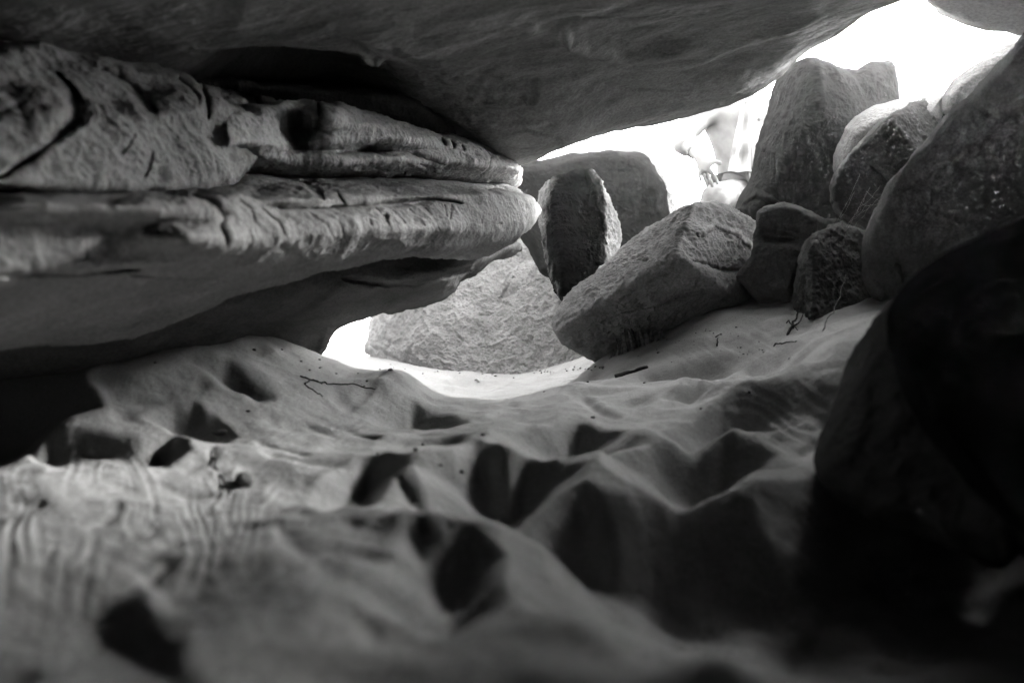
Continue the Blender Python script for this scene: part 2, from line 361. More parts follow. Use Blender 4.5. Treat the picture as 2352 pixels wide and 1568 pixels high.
def ground_fine(x, y, z):
    """wrinkles and grain laid on the relaxed surface"""
    ys = np.maximum(y, .3); U = 1176 + x / ys * F; V = 784 + (CH - z) / ys * F
    ok = (y > .5) & (y < 11); dz = np.zeros(len(x))
    # slumped wrinkles and combed lines: stretched ridged noise, each patch with its own grain
    def comb(u0, v0, su, sv, ang, lw, ll, amp, sd, warp=1.0):
        m = (np.abs(U - u0) < 2 * su) & (np.abs(V - v0) < 2 * sv) & ok
        if not m.any(): return
        u, v = U[m] - u0, V[m] - v0
        b = np.stack([u, v, u * 0], 1)
        wu = warp * (38 * perlin(b * .0075, sd) + 12 * perlin(b * .02, sd + 1)); wv = warp * 30 * perlin(b * .009, sd + 2)
        a = math.radians(ang); p = (u + wu) * math.cos(a) + (v + wv) * math.sin(a); q = -(u + wu) * math.sin(a) + (v + wv) * math.cos(a)
        r = 0; am = 1
        for o_ in ((1, 1.9) if lw > 24 else (1, 1.9, 3.7)):
            r = r + am * (1 - 2.2 * np.abs(perlin(np.stack([p / lw * o_, q / ll * o_, u * 0 + sd], 1), sd + o_))); am *= .5
        mask = np.exp(-(np.abs(u) / su) ** 3 - (np.abs(v) / sv) ** 3) * sstep(perlin(b * .006, sd + 5), -.5, .35)
        dz[m] += amp * mask * (r - .5)
    comb(280, 1180, 290, 130, 10, 30, 420, .0036, 51, 1.0)
    comb(420, 1150, 120, 110, -20, 26, 300, .0046, 57, 1.0)
    comb(90, 1250, 130, 150, 6, 44, 400, .0040, 61, .4)
    comb(660, 1075, 220, 90, 78, 22, 260, .0024, 65)
    comb(720, 985, 130, 30, 70, 9, 160, .0022, 69, .4)
    comb(1120, 928, 170, 24, 88, 8, 170, .0030, 73, .35)
    comb(1800, 950, 170, 90, 118, 22, 260, .0060, 77, .7)
    comb(1700, 800, 300, 60, 118, 14, 200, .0045, 81, .5)
    comb(860, 900, 40, 40, 60, 8, 80, .0060, 85, .4)
    comb(780, 1380, 220, 90, 70, 34, 260, .0045, 89)
    comb(1000, 1320, 100, 60, 30, 24, 90, .0035, 93)
    comb(1150, 860, 260, 30, 80, 9, 60, .0080, 97, .5)
    p3 = np.stack([x, y, x * 0], 1); near = np.exp(-np.maximum(0, y - 6) / 6)
    dz += (.0016 * fbm(p3, 20, 3, 11) + .0008 * fbm(p3, 70, 2, 12)) * near
    return z + np.where(ok, dz, 0)

M_sand = sand_material()
ty = np.concatenate([np.linspace(-4, .45, 24), np.exp(np.linspace(math.log(.5), math.log(11), 900)), np.exp(np.linspace(math.log(11.5), math.log(2000), 40))])
tx = np.concatenate([-np.exp(np.linspace(math.log(20), math.log(.86), 26)), np.linspace(-.82, .82, 1000), np.exp(np.linspace(math.log(.86), math.log(20), 26))])
Y, T = np.meshgrid(ty, tx, indexing='ij'); X = T * (np.maximum(Y, .25) + .12)
Z = ground_z(X.ravel(), Y.ravel()).reshape(X.shape)

def envelope(Z, s, sign):
    """steepest-slope envelope: loose sand cannot stand steeper than s"""
    A = sign * Z.copy()
    for _ in range(2):
        for r in range(1, A.shape[0]):
            A[r] = np.maximum(A[r], A[r - 1] - s * np.hypot(Y[r] - Y[r - 1], X[r] - X[r - 1]))
        for r in range(A.shape[0] - 2, -1, -1):
            A[r] = np.maximum(A[r], A[r + 1] - s * np.hypot(Y[r] - Y[r + 1], X[r] - X[r + 1]))
        for c in range(1, A.shape[1]): A[:, c] = np.maximum(A[:, c], A[:, c - 1] - s * np.abs(X[:, c] - X[:, c - 1]))
        for c in range(A.shape[1] - 2, -1, -1): A[:, c] = np.maximum(A[:, c], A[:, c + 1] - s * np.abs(X[:, c + 1] - X[:, c]))
    return sign * A
Zr = .35 * envelope(Z, 1.0, 1) + .65 * envelope(Z, 1.0, -1)
def blur(A, n):
    for _ in range(n):
        A[1:-1] = .25 * A[:-2] + .5 * A[1:-1] + .25 * A[2:]; A[:, 1:-1] = .25 * A[:, :-2] + .5 * A[:, 1:-1] + .25 * A[:, 2:]
    return A
Zr = blur(Zr, 9)
Zs = blur(Zr.copy(), 60); wn_ = 1 - sstep(Y, 1.0, 1.9); Zr = Zr * (1 - .8 * wn_) + Zs * .8 * wn_
Zf = ground_fine(X.ravel(), Y.ravel(), Zr.ravel()).reshape(X.shape)
o = mesh_obj('sand', np.stack([X.ravel(), Y.ravel(), Zf.ravel()], 1), grid_faces(*X.shape), M_sand, origin=np.zeros(3))
tag(o, kind='structure', label='pale trampled sand floor with hollows and ripples')

def sand_z(x, y):
    r = np.interp(y, ty, np.arange(len(ty))); c = np.interp(x / (np.maximum(y, .25) + .12), tx, np.arange(len(tx)))
    r0 = np.minimum(r.astype(int), len(ty) - 2); c0 = np.minimum(c.astype(int), len(tx) - 2); fr, fc = r - r0, c - c0
    return (Zf[r0, c0] * (1 - fr) * (1 - fc) + Zf[r0 + 1, c0] * fr * (1 - fc) + Zf[r0, c0 + 1] * (1 - fr) * fc + Zf[r0 + 1, c0 + 1] * fr * fc)

def on_sand(U, V, it=14):
    """the point of the finished sand surface seen at U, V"""
    ys = np.exp(np.linspace(math.log(.6), math.log(10.5), 900))
    p = world_of(U, V, ys); g = sand_z(p[:, 0], p[:, 1])
    k = np.argmax(p[:, 2] < g); k = k if p[k, 2] < g[k] else 0
    return np.array([p[k, 0], p[k, 1], g[k]])

# ------------------------------------------------------------------ rocks from facets
def z2(*a): return [(1078 + x * .5419, y * .5419) for x, y in a]
def z1(*a): return [(x * .5419, y * .5419) for x, y in a]

def smin(ws, k):
    # smooth minimum; k in the units of the values
    m = np.min(ws, axis=0)
    return m - k * np.log(np.sum(np.exp(-(np.array(ws) - m) / k), axis=0))

def inv_plane(p3):
    A = np.array([[u, v, 1] for u, v, y in p3], float); b = np.array([1 / y for u, v, y in p3])
    return np.linalg.solve(A, b)

def resample(pts, n, smooth=3):
    P = np.array(pts, float); P = np.vstack([P, P[:1]]); L = np.r_[0, np.cumsum(np.linalg.norm(np.diff(P, axis=0), axis=1))]
    s = np.linspace(0, L[-1], n, endpoint=False)
    R = np.stack([np.interp(s, L, P[:, 0]), np.interp(s, L, P[:, 1])], 1)
    for _ in range(smooth):
        R = .25 * np.roll(R, 1, 0) + .5 * R + .25 * np.roll(R, -1, 0)
    return R

def depth_front(U, V, planes, k, bumps, grooves):
    y = 1 / smin([c[0] * U + c[1] * V + c[2] for c in planes], k)
    for (u0, v0, su, sv, h) in bumps: y = y - h * np.exp(-((U - u0) / su) ** 2 - ((V - v0) / sv) ** 2)
    q = np.stack([U, V], 1); pn = np.stack([U, V, V * 0], 1)
    for g in grooves:
        pts, w, d = g[:3]
        P = np.array(pts, float); bb = (U > P[:, 0].min() - 4 * w) & (U < P[:, 0].max() + 4 * w) & (V > P[:, 1].min() - 4 * w) & (V < P[:, 1].max() + 4 * w)
        if not bb.any(): continue
        dd, t, sd = seg_dist(q[bb], P)
        dd = dd + sd * 1.6 * perlin(pn[bb] * .06, 4); wv = w * (.3 + 1.4 * np.sqrt(np.clip(t * (1 - t), 0, 1))) * (1 + .3 * perlin(pn[bb] * .04, 7))
        y[bb] += d * np.exp(-(dd / wv) ** 2)
    return y

def rock(name, label, cat, outline, faces, mat, R=30, r=.12, thick=1.0, k=.0012, amp=.02, freq=2.5, rid=.012, rfreq=6, n=520, m=150,
         bumps=(), grooves=(), strata=None, centre=None, group=None, seed=0, kind=None, sm=4, fine=.0025):
    O = resample(outline, n, sm); c = np.array(centre if centre else O.mean(0))
    planes = [inv_plane(f) for f in faces]
    rho = np.linspace(0, 1, m) ** .85
    UV = c + (O - c)[None] * rho[:, None, None]; q = UV.reshape(-1, 2)
    d = np.full(len(q), 1e9)
    for i in range(0, n, 2):
        a, b = O[i], O[(i + 2) % n]; ab = b - a
        t = np.clip(((q - a) @ ab) / (ab @ ab + 1e-9), 0, 1); d = np.minimum(d, ((q - a - t[:, None] * ab) ** 2).sum(1))
    d = np.sqrt(d); d[-n:] = 0
    e = np.clip(d / R, 0, 1); prof = np.sqrt(1 - (1 - e) ** 2)
    base = depth_front(q[:, 0], q[:, 1], planes, k, bumps, grooves)
    plain = 1 / smin([cc[0] * q[:, 0] + cc[1] * q[:, 1] + cc[2] for cc in planes], k)
    front = base + r * (1 - prof)
    front[-n:] = plain[-n:] + r
    mb = 40; rb = np.linspace(1, 0, mb)[1:]
    UB = (c + (O - c)[None] * rb[:, None, None]).reshape(-1, 2)
    pb = 1 / smin([cc[0] * UB[:, 0] + cc[1] * UB[:, 1] + cc[2] for cc in planes], k)
    rr = np.repeat(rb, n)
    back = np.repeat(np.full(mb - 1, 1.0), n) * (pb * rr + plain[:1] * (1 - rr)) + r + thick * np.sqrt(1 - rr ** 2)
    P = np.vstack([world_of(q[:, 0], q[:, 1], front), world_of(UB[:, 0], UB[:, 1], back)])
    Fc = grid_faces(m + mb - 1, n, wrap=True)
    Fc = Fc[n:-n] if False else Fc
    Nn = vnormals(P, Fc); ctr = P.mean(0)
    if (Nn[:len(q)][:, 1]).mean() > 0: Nn = -Nn; Fc = Fc[:, ::-1]
    P[:n] = P[:n].mean(0); P[-n:] = P[-n:].mean(0)
    dsp = amp * fbm(P, freq, 3, seed) + rid * (ridged(P, rfreq, 4, seed + 2) - .3) + fine * fbm(P, 38, 3, seed + 5)
    if strata:
        dirn, fr, am = strata; dirn = np.array(dirn) / np.linalg.norm(dirn)
        s = P @ dirn * fr + .8 * fbm(P, 1.2, 3, seed + 9)
        dsp = dsp + am * perlin(np.stack([s, s * 0, s * 0 + .5], 1), seed + 4) * (1 + fbm(P, 2, 2, seed + 1))
    Nn[:n] = Nn[n:2 * n].mean(0); Nn[-n:] = Nn[-2 * n:-n].mean(0)
    for _ in range(1):
        pass
    P = P + Nn * dsp[:, None]
    P[:n] = P[:n].mean(0); P[-n:] = P[-n:].mean(0)
    o = mesh_obj(name, P, Fc, mat)
    return tag(o, label, cat, group, kind)

def ledge(name, label, cat, top, bot, faces, mat, U0, U1, nU=900, nV=240, Rt=40, Rb=40, rt=.2, rb=.2, thick=1.5, k=.002, bumps=(), grooves=(),
          amp=.02, freq=3, rid=.012, rfreq=8, strata=None, seed=0, fine=.0025, tip=60, extra=None):
    """a long bedded ledge: a closed tube of rock running away from the eye; top and bot are its upper and lower edges"""
    u = np.linspace(0, 1, nU); u = U0 + (U1 - U0) * (1 - (1 - u) ** 1.25)
    tp = np.array(top, float); bt = np.array(bot, float)
    def sm(a):
        for _ in range(6): a = np.r_[a[:1], .25 * a[:-2] + .5 * a[1:-1] + .25 * a[2:], a[-1:]]
        return a
    vt = sm(np.interp(u, tp[:, 0], tp[:, 1])); vb = sm(np.interp(u, bt[:, 0], bt[:, 1]))
    planes = [inv_plane(f) for f in faces]
    t = np.linspace(0, 1, nV); tt = .5 - .5 * np.cos(t * math.pi) * (0.35) - (t - .5) * -.65 - 0 if False else t
    Ug = np.repeat(u[:, None], nV, 1); Vg = vt[:, None] + (vb - vt)[:, None] * t[None]
    q = (Ug.ravel(), Vg.ravel())
    y = depth_front(q[0], q[1], planes, k, bumps, grooves).reshape(nU, nV)
    pl = (1 / smin([cc[0] * q[0] + cc[1] * q[1] + cc[2] for cc in planes], k)).reshape(nU, nV)
    dt = np.clip((Vg - vt[:, None]) / Rt, 0, 1); db = np.clip((vb[:, None] - Vg) / Rb, 0, 1); de = np.clip((U1 - Ug) / tip, 0, 1)
    pr = lambda e: 1 - np.sqrt(1 - (1 - e) ** 2)
    y = y + rt * pr(dt) + rb * pr(db) + .25 * pr(de)
    if extra is not None: y = y + extra(Ug, Vg)
    nb = 30; tb = np.linspace(0, 1, nb + 2)[1:-1]                  # back, bottom edge to top edge
    yb0, yt0 = y[:, -1:], y[:, :1]
    Vb = vb[:, None] + (vt - vb)[:, None] * tb; yb = yb0 + (yt0 - yb0) * tb + thick * np.sin(tb * math.pi) ** .7
    U2 = np.concatenate([Ug, np.repeat(u[:, None], nb, 1)], 1); V2 = np.concatenate([Vg, Vb], 1); y2 = np.concatenate([y, yb], 1)
    P = world_of(U2.ravel(), V2.ravel(), y2.ravel()); nc = nV + nb
    Fc = grid_faces(nU, nc, wrap=True)
    Nn = vnormals(P, Fc)
    if Nn.reshape(nU, nc, 3)[:, nV // 3: 2 * nV // 3, 1].mean() > 0: Nn = -Nn; Fc = Fc[:, ::-1]
    dsp = amp * fbm(P, freq, 3, seed) + rid * (ridged(P, rfreq, 4, seed + 2) - .3) + fine * fbm(P, 40, 3, seed + 5)
    if strata:
        dirn, fr, am = strata; dirn = np.array(dirn) / np.linalg.norm(dirn)
        s = P @ dirn * fr + .7 * fbm(P, 1.3, 3, seed + 9)
        dsp = dsp + am * perlin(np.stack([s, s * 0, s * 0 + .5], 1), seed + 4)
    P = P + Nn * dsp[:, None]
    return tag(mesh_obj(name, P, Fc, mat), label, cat)

# ------------------------------------------------------------------ materials for the rocks
M_ceil = rock_mat('ceiling_rock', 0.19, 0.36, 3.2, streak=(1.0, 3.0, 3.0), bump=1.2, grain=110, rot=(0, 0, math.radians(-30)))
M_ledge = rock_mat('ledge_rock', 0.18, 0.31, 6, bump=.8, grain=130, pits=.2)
M_ridge = rock_mat('lit_ridge_rock', .34, .55, 6, bump=.9, grain=120, pits=.25)  # lighter copy of the ledge rock; light on the ridge is painted in
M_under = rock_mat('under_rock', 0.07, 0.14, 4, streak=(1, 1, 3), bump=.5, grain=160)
M_pale = rock_mat('pale_rough_rock', .17, .26, 7, bump=.8, grain=120, pits=.35)
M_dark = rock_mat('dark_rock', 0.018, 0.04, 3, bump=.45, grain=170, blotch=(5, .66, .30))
M_dark2 = rock_mat('shade_patched_rock', .10, .20, 4, bump=.6, grain=150, patch=(tuple(world_of(1325, 525, 6.0) * S), (.115, .5, .30), .006))  # pale base reads as lit rims; the patch paints the face's shade
M_slab = rock_mat('slab_rock', 0.13, 0.24, 5, streak=(1, 1, 2.4), bump=.8, grain=130, pits=.35)
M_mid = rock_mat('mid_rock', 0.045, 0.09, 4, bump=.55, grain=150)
M_big = rock_mat('big_boulder_rock', 0.06, 0.12, 5, streak=(1, 1, .5), bump=.6, grain=140, rot=(.3, .4, 0))
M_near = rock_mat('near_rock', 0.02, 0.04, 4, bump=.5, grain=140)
M_black = rock_mat('silhouette_rock', 0.002, 0.004, 4, bump=.4, grain=140)  # darker than natural stone: the backlit silhouette is put into the colour
M_unlit = rock_mat('unlit_face_rock', 0.018, 0.034, 3, bump=.4, grain=160)  # dark base holds the shade of a face turned from the light
M_band = rock_mat('banded_rock', 0.5, 0.75, 4, streak=(.4, .4, 4), bump=.5, grain=120)  # raised base colour stands in for glare from the sky opening

# ------------------------------------------------------------------ the rock roof
EDGE = [(1197,374,5.3),(1295,333,5.3),(1403,310,5.35),(1511,291,5.4),(1620,258,5.4),(1728,209,5.3),(1799,161,5.25),(1840,117,5.1),(1918,68,4.7),(2000,27,4.35),(2070,4,4.1),(2130,-25,3.95)]
ew = world_of(*np.array(EDGE).T)
CP = [(1176,-900,1.0),(0,-700,1.1),(2352,-700,1.2),(1176,-300,1.65),(0,-300,1.6),(2352,-350,2.0),(0,0,2.1),(300,0,2.25),(600,0,2.5),(900,0,2.7),(1176,0,2.95),(1450,0,3.2),(1700,0,3.5),(1900,0,3.8),
 (300,110,2.7),(600,140,3.1),(0,110,2.5),(900,160,3.6),(1176,160,4.1),(1450,130,4.3),(1650,110,4.4),(600,230,4.0),(850,250,4.6),(1050,295,4.7),(1176,260,4.5),(1400,230,4.75),(1600,190,4.8),(1150,340,4.9),(1330,305,4.9),(1500,262,5.0),(1680,205,5.0)]
cw = world_of(*np.array(CP).T)
allc = np.concatenate([cw, ew, [[-3, -2, .9], [3, -2, 1.2], [0, -3, 1.0]]])
_cf = tps(allc[:, :2], allc[:, 2], .004)
ex = np.concatenate([[-14, -6, -2.2, -1.2, -.3], ew[:, 0], [3.2, 6]]); ey = np.concatenate([[11, 11, 10, 5.5, 5.3], ew[:, 1], [3.6, 3.4]])
oo = np.argsort(ex); ex, ey = ex[oo], ey[oo]
xs = np.concatenate([np.linspace(-9, -2.6, 70), np.linspace(-2.55, 2.7, 620), np.linspace(2.75, 5, 30)])
uu = np.concatenate([np.linspace(-3.5, .8, 60)[:-1]])
nc_ = len(xs); sE = np.linspace(0, 1, 640)
yE = np.interp(xs, ex, ey)
for _ in range(12): yE = np.r_[yE[:1], .25 * yE[:-2] + .5 * yE[1:-1] + .25 * yE[2:], yE[-1:]]
Yc = np.empty((640 + 90, nc_))
Yc[:640] = -3.5 + (yE + 3.5)[None] * (sE[:, None] ** .8)
Yc[640:] = yE[None] + np.linspace(0, 1, 91)[1:, None] * .45
Xc = np.repeat(xs[None], Yc.shape[0], 0)
xr, yr = Xc.ravel(), Yc.ravel(); eE = yr - np.repeat(yE[None], Yc.shape[0], 0).ravel()
yq = np.where(eE > 0, yr - eE * .85, yr)
zc = _cf(np.stack([xr, np.minimum(yq, 13)], 1))
zc = zc + np.where(eE > 0, .27 * eE + 2.0 * (np.sqrt(np.maximum(eE, 0) ** 2 + .04) - .2) , 0)
ysf = np.maximum(yr, .3); Uc = 1176 + xr / ysf * F; Vc = 784 - (zc - CH) / ysf * F
vis = (yr > .8)
q2 = np.stack([Uc, Vc], 1); pn = np.stack([Uc, Vc, Vc * 0], 1)
dzc = np.zeros(len(xr))
for pts, w, d in [  # scars, hollows and ledges on the roof: negative depth hangs down
   ([(1310,85),(1420,110),(1520,108),(1620,85)], 16, -.045), ([(1300,60),(1310,85),(1360,105)], 10, -.03),
   ([(1540,150),(1640,110),(1750,70),(1880,35)], 14, -.03), ([(1600,180),(1700,130),(1800,75)], 12, .03), ([(1520,165),(1620,150),(1720,100)], 8, .02),
   ([(1200,205),(1225,215),(1245,205)], 9, -.05), ([(1060,190),(1120,200),(1180,190)], 5, .03), ([(1100,165),(1150,180),(1210,175)], 4, .02),
   ([(1180,280),(1230,290),(1300,310)], 4, .02), ([(1130,240),(1190,262),(1240,268)], 4, .02), ([(830,135),(860,146),(878,142)], 6, -.04), ([(800,95),(850,120),(870,135)], 5, .03),
   ([(1240,50),(1330,40),(1450,50)], 9, .025), ([(1350,180),(1450,200),(1560,210)], 7, .012), ([(1600,250),(1700,215),(1780,160)], 8, .02)]:
    P_ = np.array(pts, float); bb = vis & (Uc > P_[:, 0].min() - 4 * w) & (Uc < P_[:, 0].max() + 4 * w) & (Vc > P_[:, 1].min() - 4 * w) & (Vc < P_[:, 1].max() + 4 * w)
    if bb.any():
        dd, t_, sd = seg_dist(q2[bb], P_); dd = dd * sd + 2.5 * perlin(pn[bb] * .04, 3)
        dzc[bb] += d * np.exp(-(dd / w) ** 2) * np.clip(4 * t_ * (1 - t_) + .3, 0, 1)
# a dark recess between roof and ledge
dzc += np.where(vis, .30 * np.exp(-((Uc - 690) / 190) ** 2 - ((Vc - 195) / 45) ** 2), 0)
pc = np.stack([xr, yr, zc], 1)
rel = .04 * fbm(pc, .9, 3, 31) + .006 * ridged(pc * np.array([1, .7, 1.5]), 3.0, 4, 33)
rough_zone = np.where(vis, np.exp(-((Uc - 1080) / 240) ** 2 - ((Vc - 240) / 90) ** 2), 0)
rel = rel + (.0015 + .018 * rough_zone) * ridged(pc, 8, 4, 37) + .0015 * fbm(pc, 35, 3, 40)
sdir = pc @ np.array([.55, .8, 1.6]) * 3.0 + fbm(pc, .5, 2, 42)
rel = rel + .0035 * ridged(pc @ np.array([[.35, -.3, 0], [.8, .9, 0], [0, 0, 2.0]]) , 7, 3, 44) + .006 * perlin(np.stack([sdir * 3, sdir * 0, sdir * 0 + .5], 1), 3)
zc = zc + dzc - rel * sstep(yr, -1, 1.5)
dome = 4.2 - 3.2 * np.maximum(0, np.maximum(-xr - 4.5, 0) + np.maximum(xr - 3.6, 0) * 1.2 + np.maximum(-yr - 1.5, 0) * 1.3)
zc = np.minimum(zc, dome)
ncn, nrn = nc_, Yc.shape[0]
bot_v = np.stack([xr, yr, zc], 1); top_v = bot_v.copy()
xt, yt = xr.reshape(nrn, ncn)[::10], yr.reshape(nrn, ncn)[::10]
top_v[:, 2] = np.maximum(zc + .02, 5.2) + .0
Fb = grid_faces(nrn, ncn, flip=True); Ft = grid_faces(nrn, ncn, off=len(bot_v))
idx = np.arange(nrn * ncn).reshape(nrn, ncn); ring = np.concatenate([idx[0, :], idx[1:, -1], idx[-1, -2::-1], idx[-2:0:-1, 0]])
rn = np.roll(ring, -1); Fr = np.stack([ring, rn, rn + len(bot_v), ring + len(bot_v)], 1)
o = mesh_obj('cave_ceiling', np.vstack([bot_v, top_v]), np.vstack([Fb, Ft, Fr]), M_ceil, origin=np.zeros(3))
tag(o, 'vast dark sandstone roof hanging low over the cave', kind='structure')

# ------------------------------------------------------------------ ledges on the left
ledge('rock_ledge', 'long pale sandstone ledge ending in a smooth rounded nose above the sand', 'rock ledge',
 z1((-600,800),(0,805),(300,812),(700,818),(860,815),(960,780),(1060,690),(1150,630),(1250,640),(1400,668),(1500,680),(1650,712),(1800,735),(2000,752),(2130,780),(2200,803),(2260,838),(2285,870),(2292,890)),
 z1((-600,1490),(0,1465),(200,1448),(400,1455),(560,1435),(700,1372),(850,1305),(1000,1245),(1150,1210),(1300,1170),(1450,1135),(1600,1095),(1750,1080),(1850,1085),(1950,1100),(2080,1080),(2190,1020),(2250,960),(2285,905),(2292,892)),
 [[(0,500,1.75),(0,560,1.75),(1240,480,4.95)],                # flank
  [(0,440,2.0),(0,470,1.80),(1240,440,5.05)],                 # top roll
  [(0,640,1.78),(0,800,2.35),(1100,585,4.5)]],               # underside
 M_ledge, -420, 1243, nU=1100, nV=300, Rt=26, Rb=26, rt=.14, rb=.18, thick=.9, k=.004, tip=34, seed=3, amp=.018, rid=.008, rfreq=5, fine=.0022,
 bumps=[(560,400,130,26,0.085),(700,385,160,24,0.170),(900,432,200,18,0.170),(800,520,330,38,0.170),(350,480,200,26,0.119),(430,545,90,30,0.153),(1000,530,130,36,0.102),(1130,480,90,50,0.085),(620,560,160,28,0.085),
        (60,470,160,20,0.085),(640,455,60,20,0.085),(705,445,50,24,0.102),(1040,555,90,20,-0.068),(590,440,60,12,-0.102)],
 grooves=[([(440,455),(490,480),(505,505),(500,530),(512,556)], 7, 0.100),([(760,478),(900,470),(1000,458),(1060,468)], 7, .08),([(640,478),(700,482),(760,478)], 6, 0.035),
   ([(690,415),(720,432),(742,458)], 9, 0.090),([(645,382),(690,400),(725,418),(765,440),(790,466)], 6, 0.035),([(800,390),(850,408),(870,440)], 4, 0.023),([(883,392),(905,415)], 5, 0.035),
   ([(935,402),(945,425)], 4, 0.013),([(960,410),(975,440)], 3, 0.009),([(860,482),(880,500),(890,520)], 3.5, 0.016),([(900,482),(930,512)], 4, 0.016),([(940,480),(960,505),(975,520)], 4, 0.013),
   ([(980,478),(1000,510),(1010,530)], 3.5, 0.013),([(1020,470),(1025,500)], 3, 0.013),([(1035,468),(1032,505)], 4, 0.013),([(840,500),(850,520)], 3.5, 0.013),([(810,480),(830,500)], 3.5, 0.013),
   ([(700,490),(740,520),(760,545)], 3.5, 0.013),([(720,485),(770,515),(790,550)], 4, 0.016),([(600,480),(640,510),(650,540)], 4, 0.013),([(540,470),(570,490),(580,520)], 4, 0.016),
   ([(1108,490),(1105,515)], 3, 0.009),([(1155,490),(1145,520)], 3, 0.009),([(1180,510),(1172,535)], 3, 0.007),([(880,496),(886,500),(890,498)], 7, 0.060),([(1138,515),(1143,514),(1148,511)], 6, 0.042),
   ([(0,455),(150,455),(300,460),(420,462)], 6, 0.014),([(350,500),(420,512),(470,520)], 9, 0.035),([(300,632),(420,628),(520,640)], 6, 0.021),([(0,632),(150,625),(320,620)], 7, 0.040),
   ([(640,560),(660,575),(690,580)], 10, 0.030),([(1000,575),(900,600),(800,640)], 5, 0.014)])

ledge('upper_rock_block', 'blocky upper sandstone shelf split by a curved dark crack', 'rock shelf',
 z1((-600,200),(0,205),(250,180),(450,200),(600,260),(800,330),(830,360),(900,372),(980,385),(1050,430),(1090,455),(1110,432),(1150,435),(1190,465),(1208,505),(1210,525)),
 z1((-600,830),(0,830),(300,830),(500,835),(700,835),(850,835),(900,820),(960,790),(1060,720),(1110,680),(1140,620),(1180,585),(1205,540),(1210,528)),
 [[(0,300,1.9),(0,430,1.85),(620,330,3.3)],
  [(0,100,2.3),(0,240,1.95),(620,230,3.5)]],
 M_ledge, -420, 656, nU=800, nV=240, Rt=34, Rb=34, rt=.24, rb=.22, thick=.9, k=.004, tip=26, seed=8, amp=.03, rid=.014, rfreq=4.5, fine=.003,
 bumps=[(510,240,60,40,.10),(420,250,50,30,.07),(120,250,70,60,.06),(250,360,200,60,.03),(625,265,28,34,.10),(570,250,30,36,.06),(590,330,40,30,-.04),(340,210,60,26,-.05),(480,360,60,70,.03)],
 grooves=[([(130,170),(165,205),(186,240),(182,275),(120,320),(60,370),(0,410)], 9, .11),([(230,165),(290,195),(330,230),(358,262)], 10, .12),([(462,195),(470,240),(478,270)], 8, .12),([(400,185),(440,215),(455,240)], 9, .08),
   ([(555,240),(600,262),(612,290)], 8, .10),([(350,350),(345,380),(330,410)], 4, .018),([(280,350),(310,310)], 5, .012),
   ([(515,400),(480,440)], 3, .02),([(-100,300),(0,260),(60,240)], 9, .015)])

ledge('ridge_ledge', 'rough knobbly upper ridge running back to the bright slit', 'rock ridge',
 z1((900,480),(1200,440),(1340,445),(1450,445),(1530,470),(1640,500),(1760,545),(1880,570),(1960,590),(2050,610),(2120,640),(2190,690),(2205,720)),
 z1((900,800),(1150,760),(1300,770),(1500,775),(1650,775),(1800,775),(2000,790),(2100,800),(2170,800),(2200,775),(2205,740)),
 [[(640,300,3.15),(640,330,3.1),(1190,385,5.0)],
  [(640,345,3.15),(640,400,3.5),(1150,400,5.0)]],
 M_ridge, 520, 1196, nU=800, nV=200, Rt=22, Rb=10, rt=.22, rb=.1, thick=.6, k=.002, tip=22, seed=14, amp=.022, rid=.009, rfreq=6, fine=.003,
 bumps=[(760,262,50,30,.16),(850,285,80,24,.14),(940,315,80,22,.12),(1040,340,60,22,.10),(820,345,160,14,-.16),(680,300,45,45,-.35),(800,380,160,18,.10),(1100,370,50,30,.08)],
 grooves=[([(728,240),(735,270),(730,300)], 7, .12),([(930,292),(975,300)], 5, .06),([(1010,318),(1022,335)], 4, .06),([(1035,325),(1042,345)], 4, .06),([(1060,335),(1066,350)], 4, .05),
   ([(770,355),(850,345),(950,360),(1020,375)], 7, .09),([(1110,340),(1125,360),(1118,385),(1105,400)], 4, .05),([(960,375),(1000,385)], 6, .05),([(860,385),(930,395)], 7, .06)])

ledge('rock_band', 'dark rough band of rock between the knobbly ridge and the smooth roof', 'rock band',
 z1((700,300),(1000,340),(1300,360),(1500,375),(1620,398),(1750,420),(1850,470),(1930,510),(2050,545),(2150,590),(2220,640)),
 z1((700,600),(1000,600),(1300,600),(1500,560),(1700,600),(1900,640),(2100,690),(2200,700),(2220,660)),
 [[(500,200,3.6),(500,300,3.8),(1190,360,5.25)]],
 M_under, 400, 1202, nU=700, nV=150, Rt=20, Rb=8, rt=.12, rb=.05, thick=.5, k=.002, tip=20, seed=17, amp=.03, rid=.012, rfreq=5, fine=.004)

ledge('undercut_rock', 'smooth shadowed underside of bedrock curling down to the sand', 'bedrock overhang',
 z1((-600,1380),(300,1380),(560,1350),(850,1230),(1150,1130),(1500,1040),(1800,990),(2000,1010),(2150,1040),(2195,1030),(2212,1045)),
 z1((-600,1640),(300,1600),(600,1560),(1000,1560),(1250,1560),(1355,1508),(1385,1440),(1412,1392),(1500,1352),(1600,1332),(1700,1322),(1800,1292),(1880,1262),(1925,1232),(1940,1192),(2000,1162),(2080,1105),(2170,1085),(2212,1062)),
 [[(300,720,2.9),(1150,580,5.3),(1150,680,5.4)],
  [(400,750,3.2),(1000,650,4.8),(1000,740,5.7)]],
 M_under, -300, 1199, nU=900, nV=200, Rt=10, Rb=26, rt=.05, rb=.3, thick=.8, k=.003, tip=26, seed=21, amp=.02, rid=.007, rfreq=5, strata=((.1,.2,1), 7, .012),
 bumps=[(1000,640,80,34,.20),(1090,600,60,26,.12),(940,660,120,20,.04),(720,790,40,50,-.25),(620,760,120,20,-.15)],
 grooves=[([(790,640),(900,655),(1000,640),(1080,625)], 8, .06),([(950,690),(1010,685),(1050,678)], 3, .03),([(560,740),(650,748),(760,745)], 6, .04)])

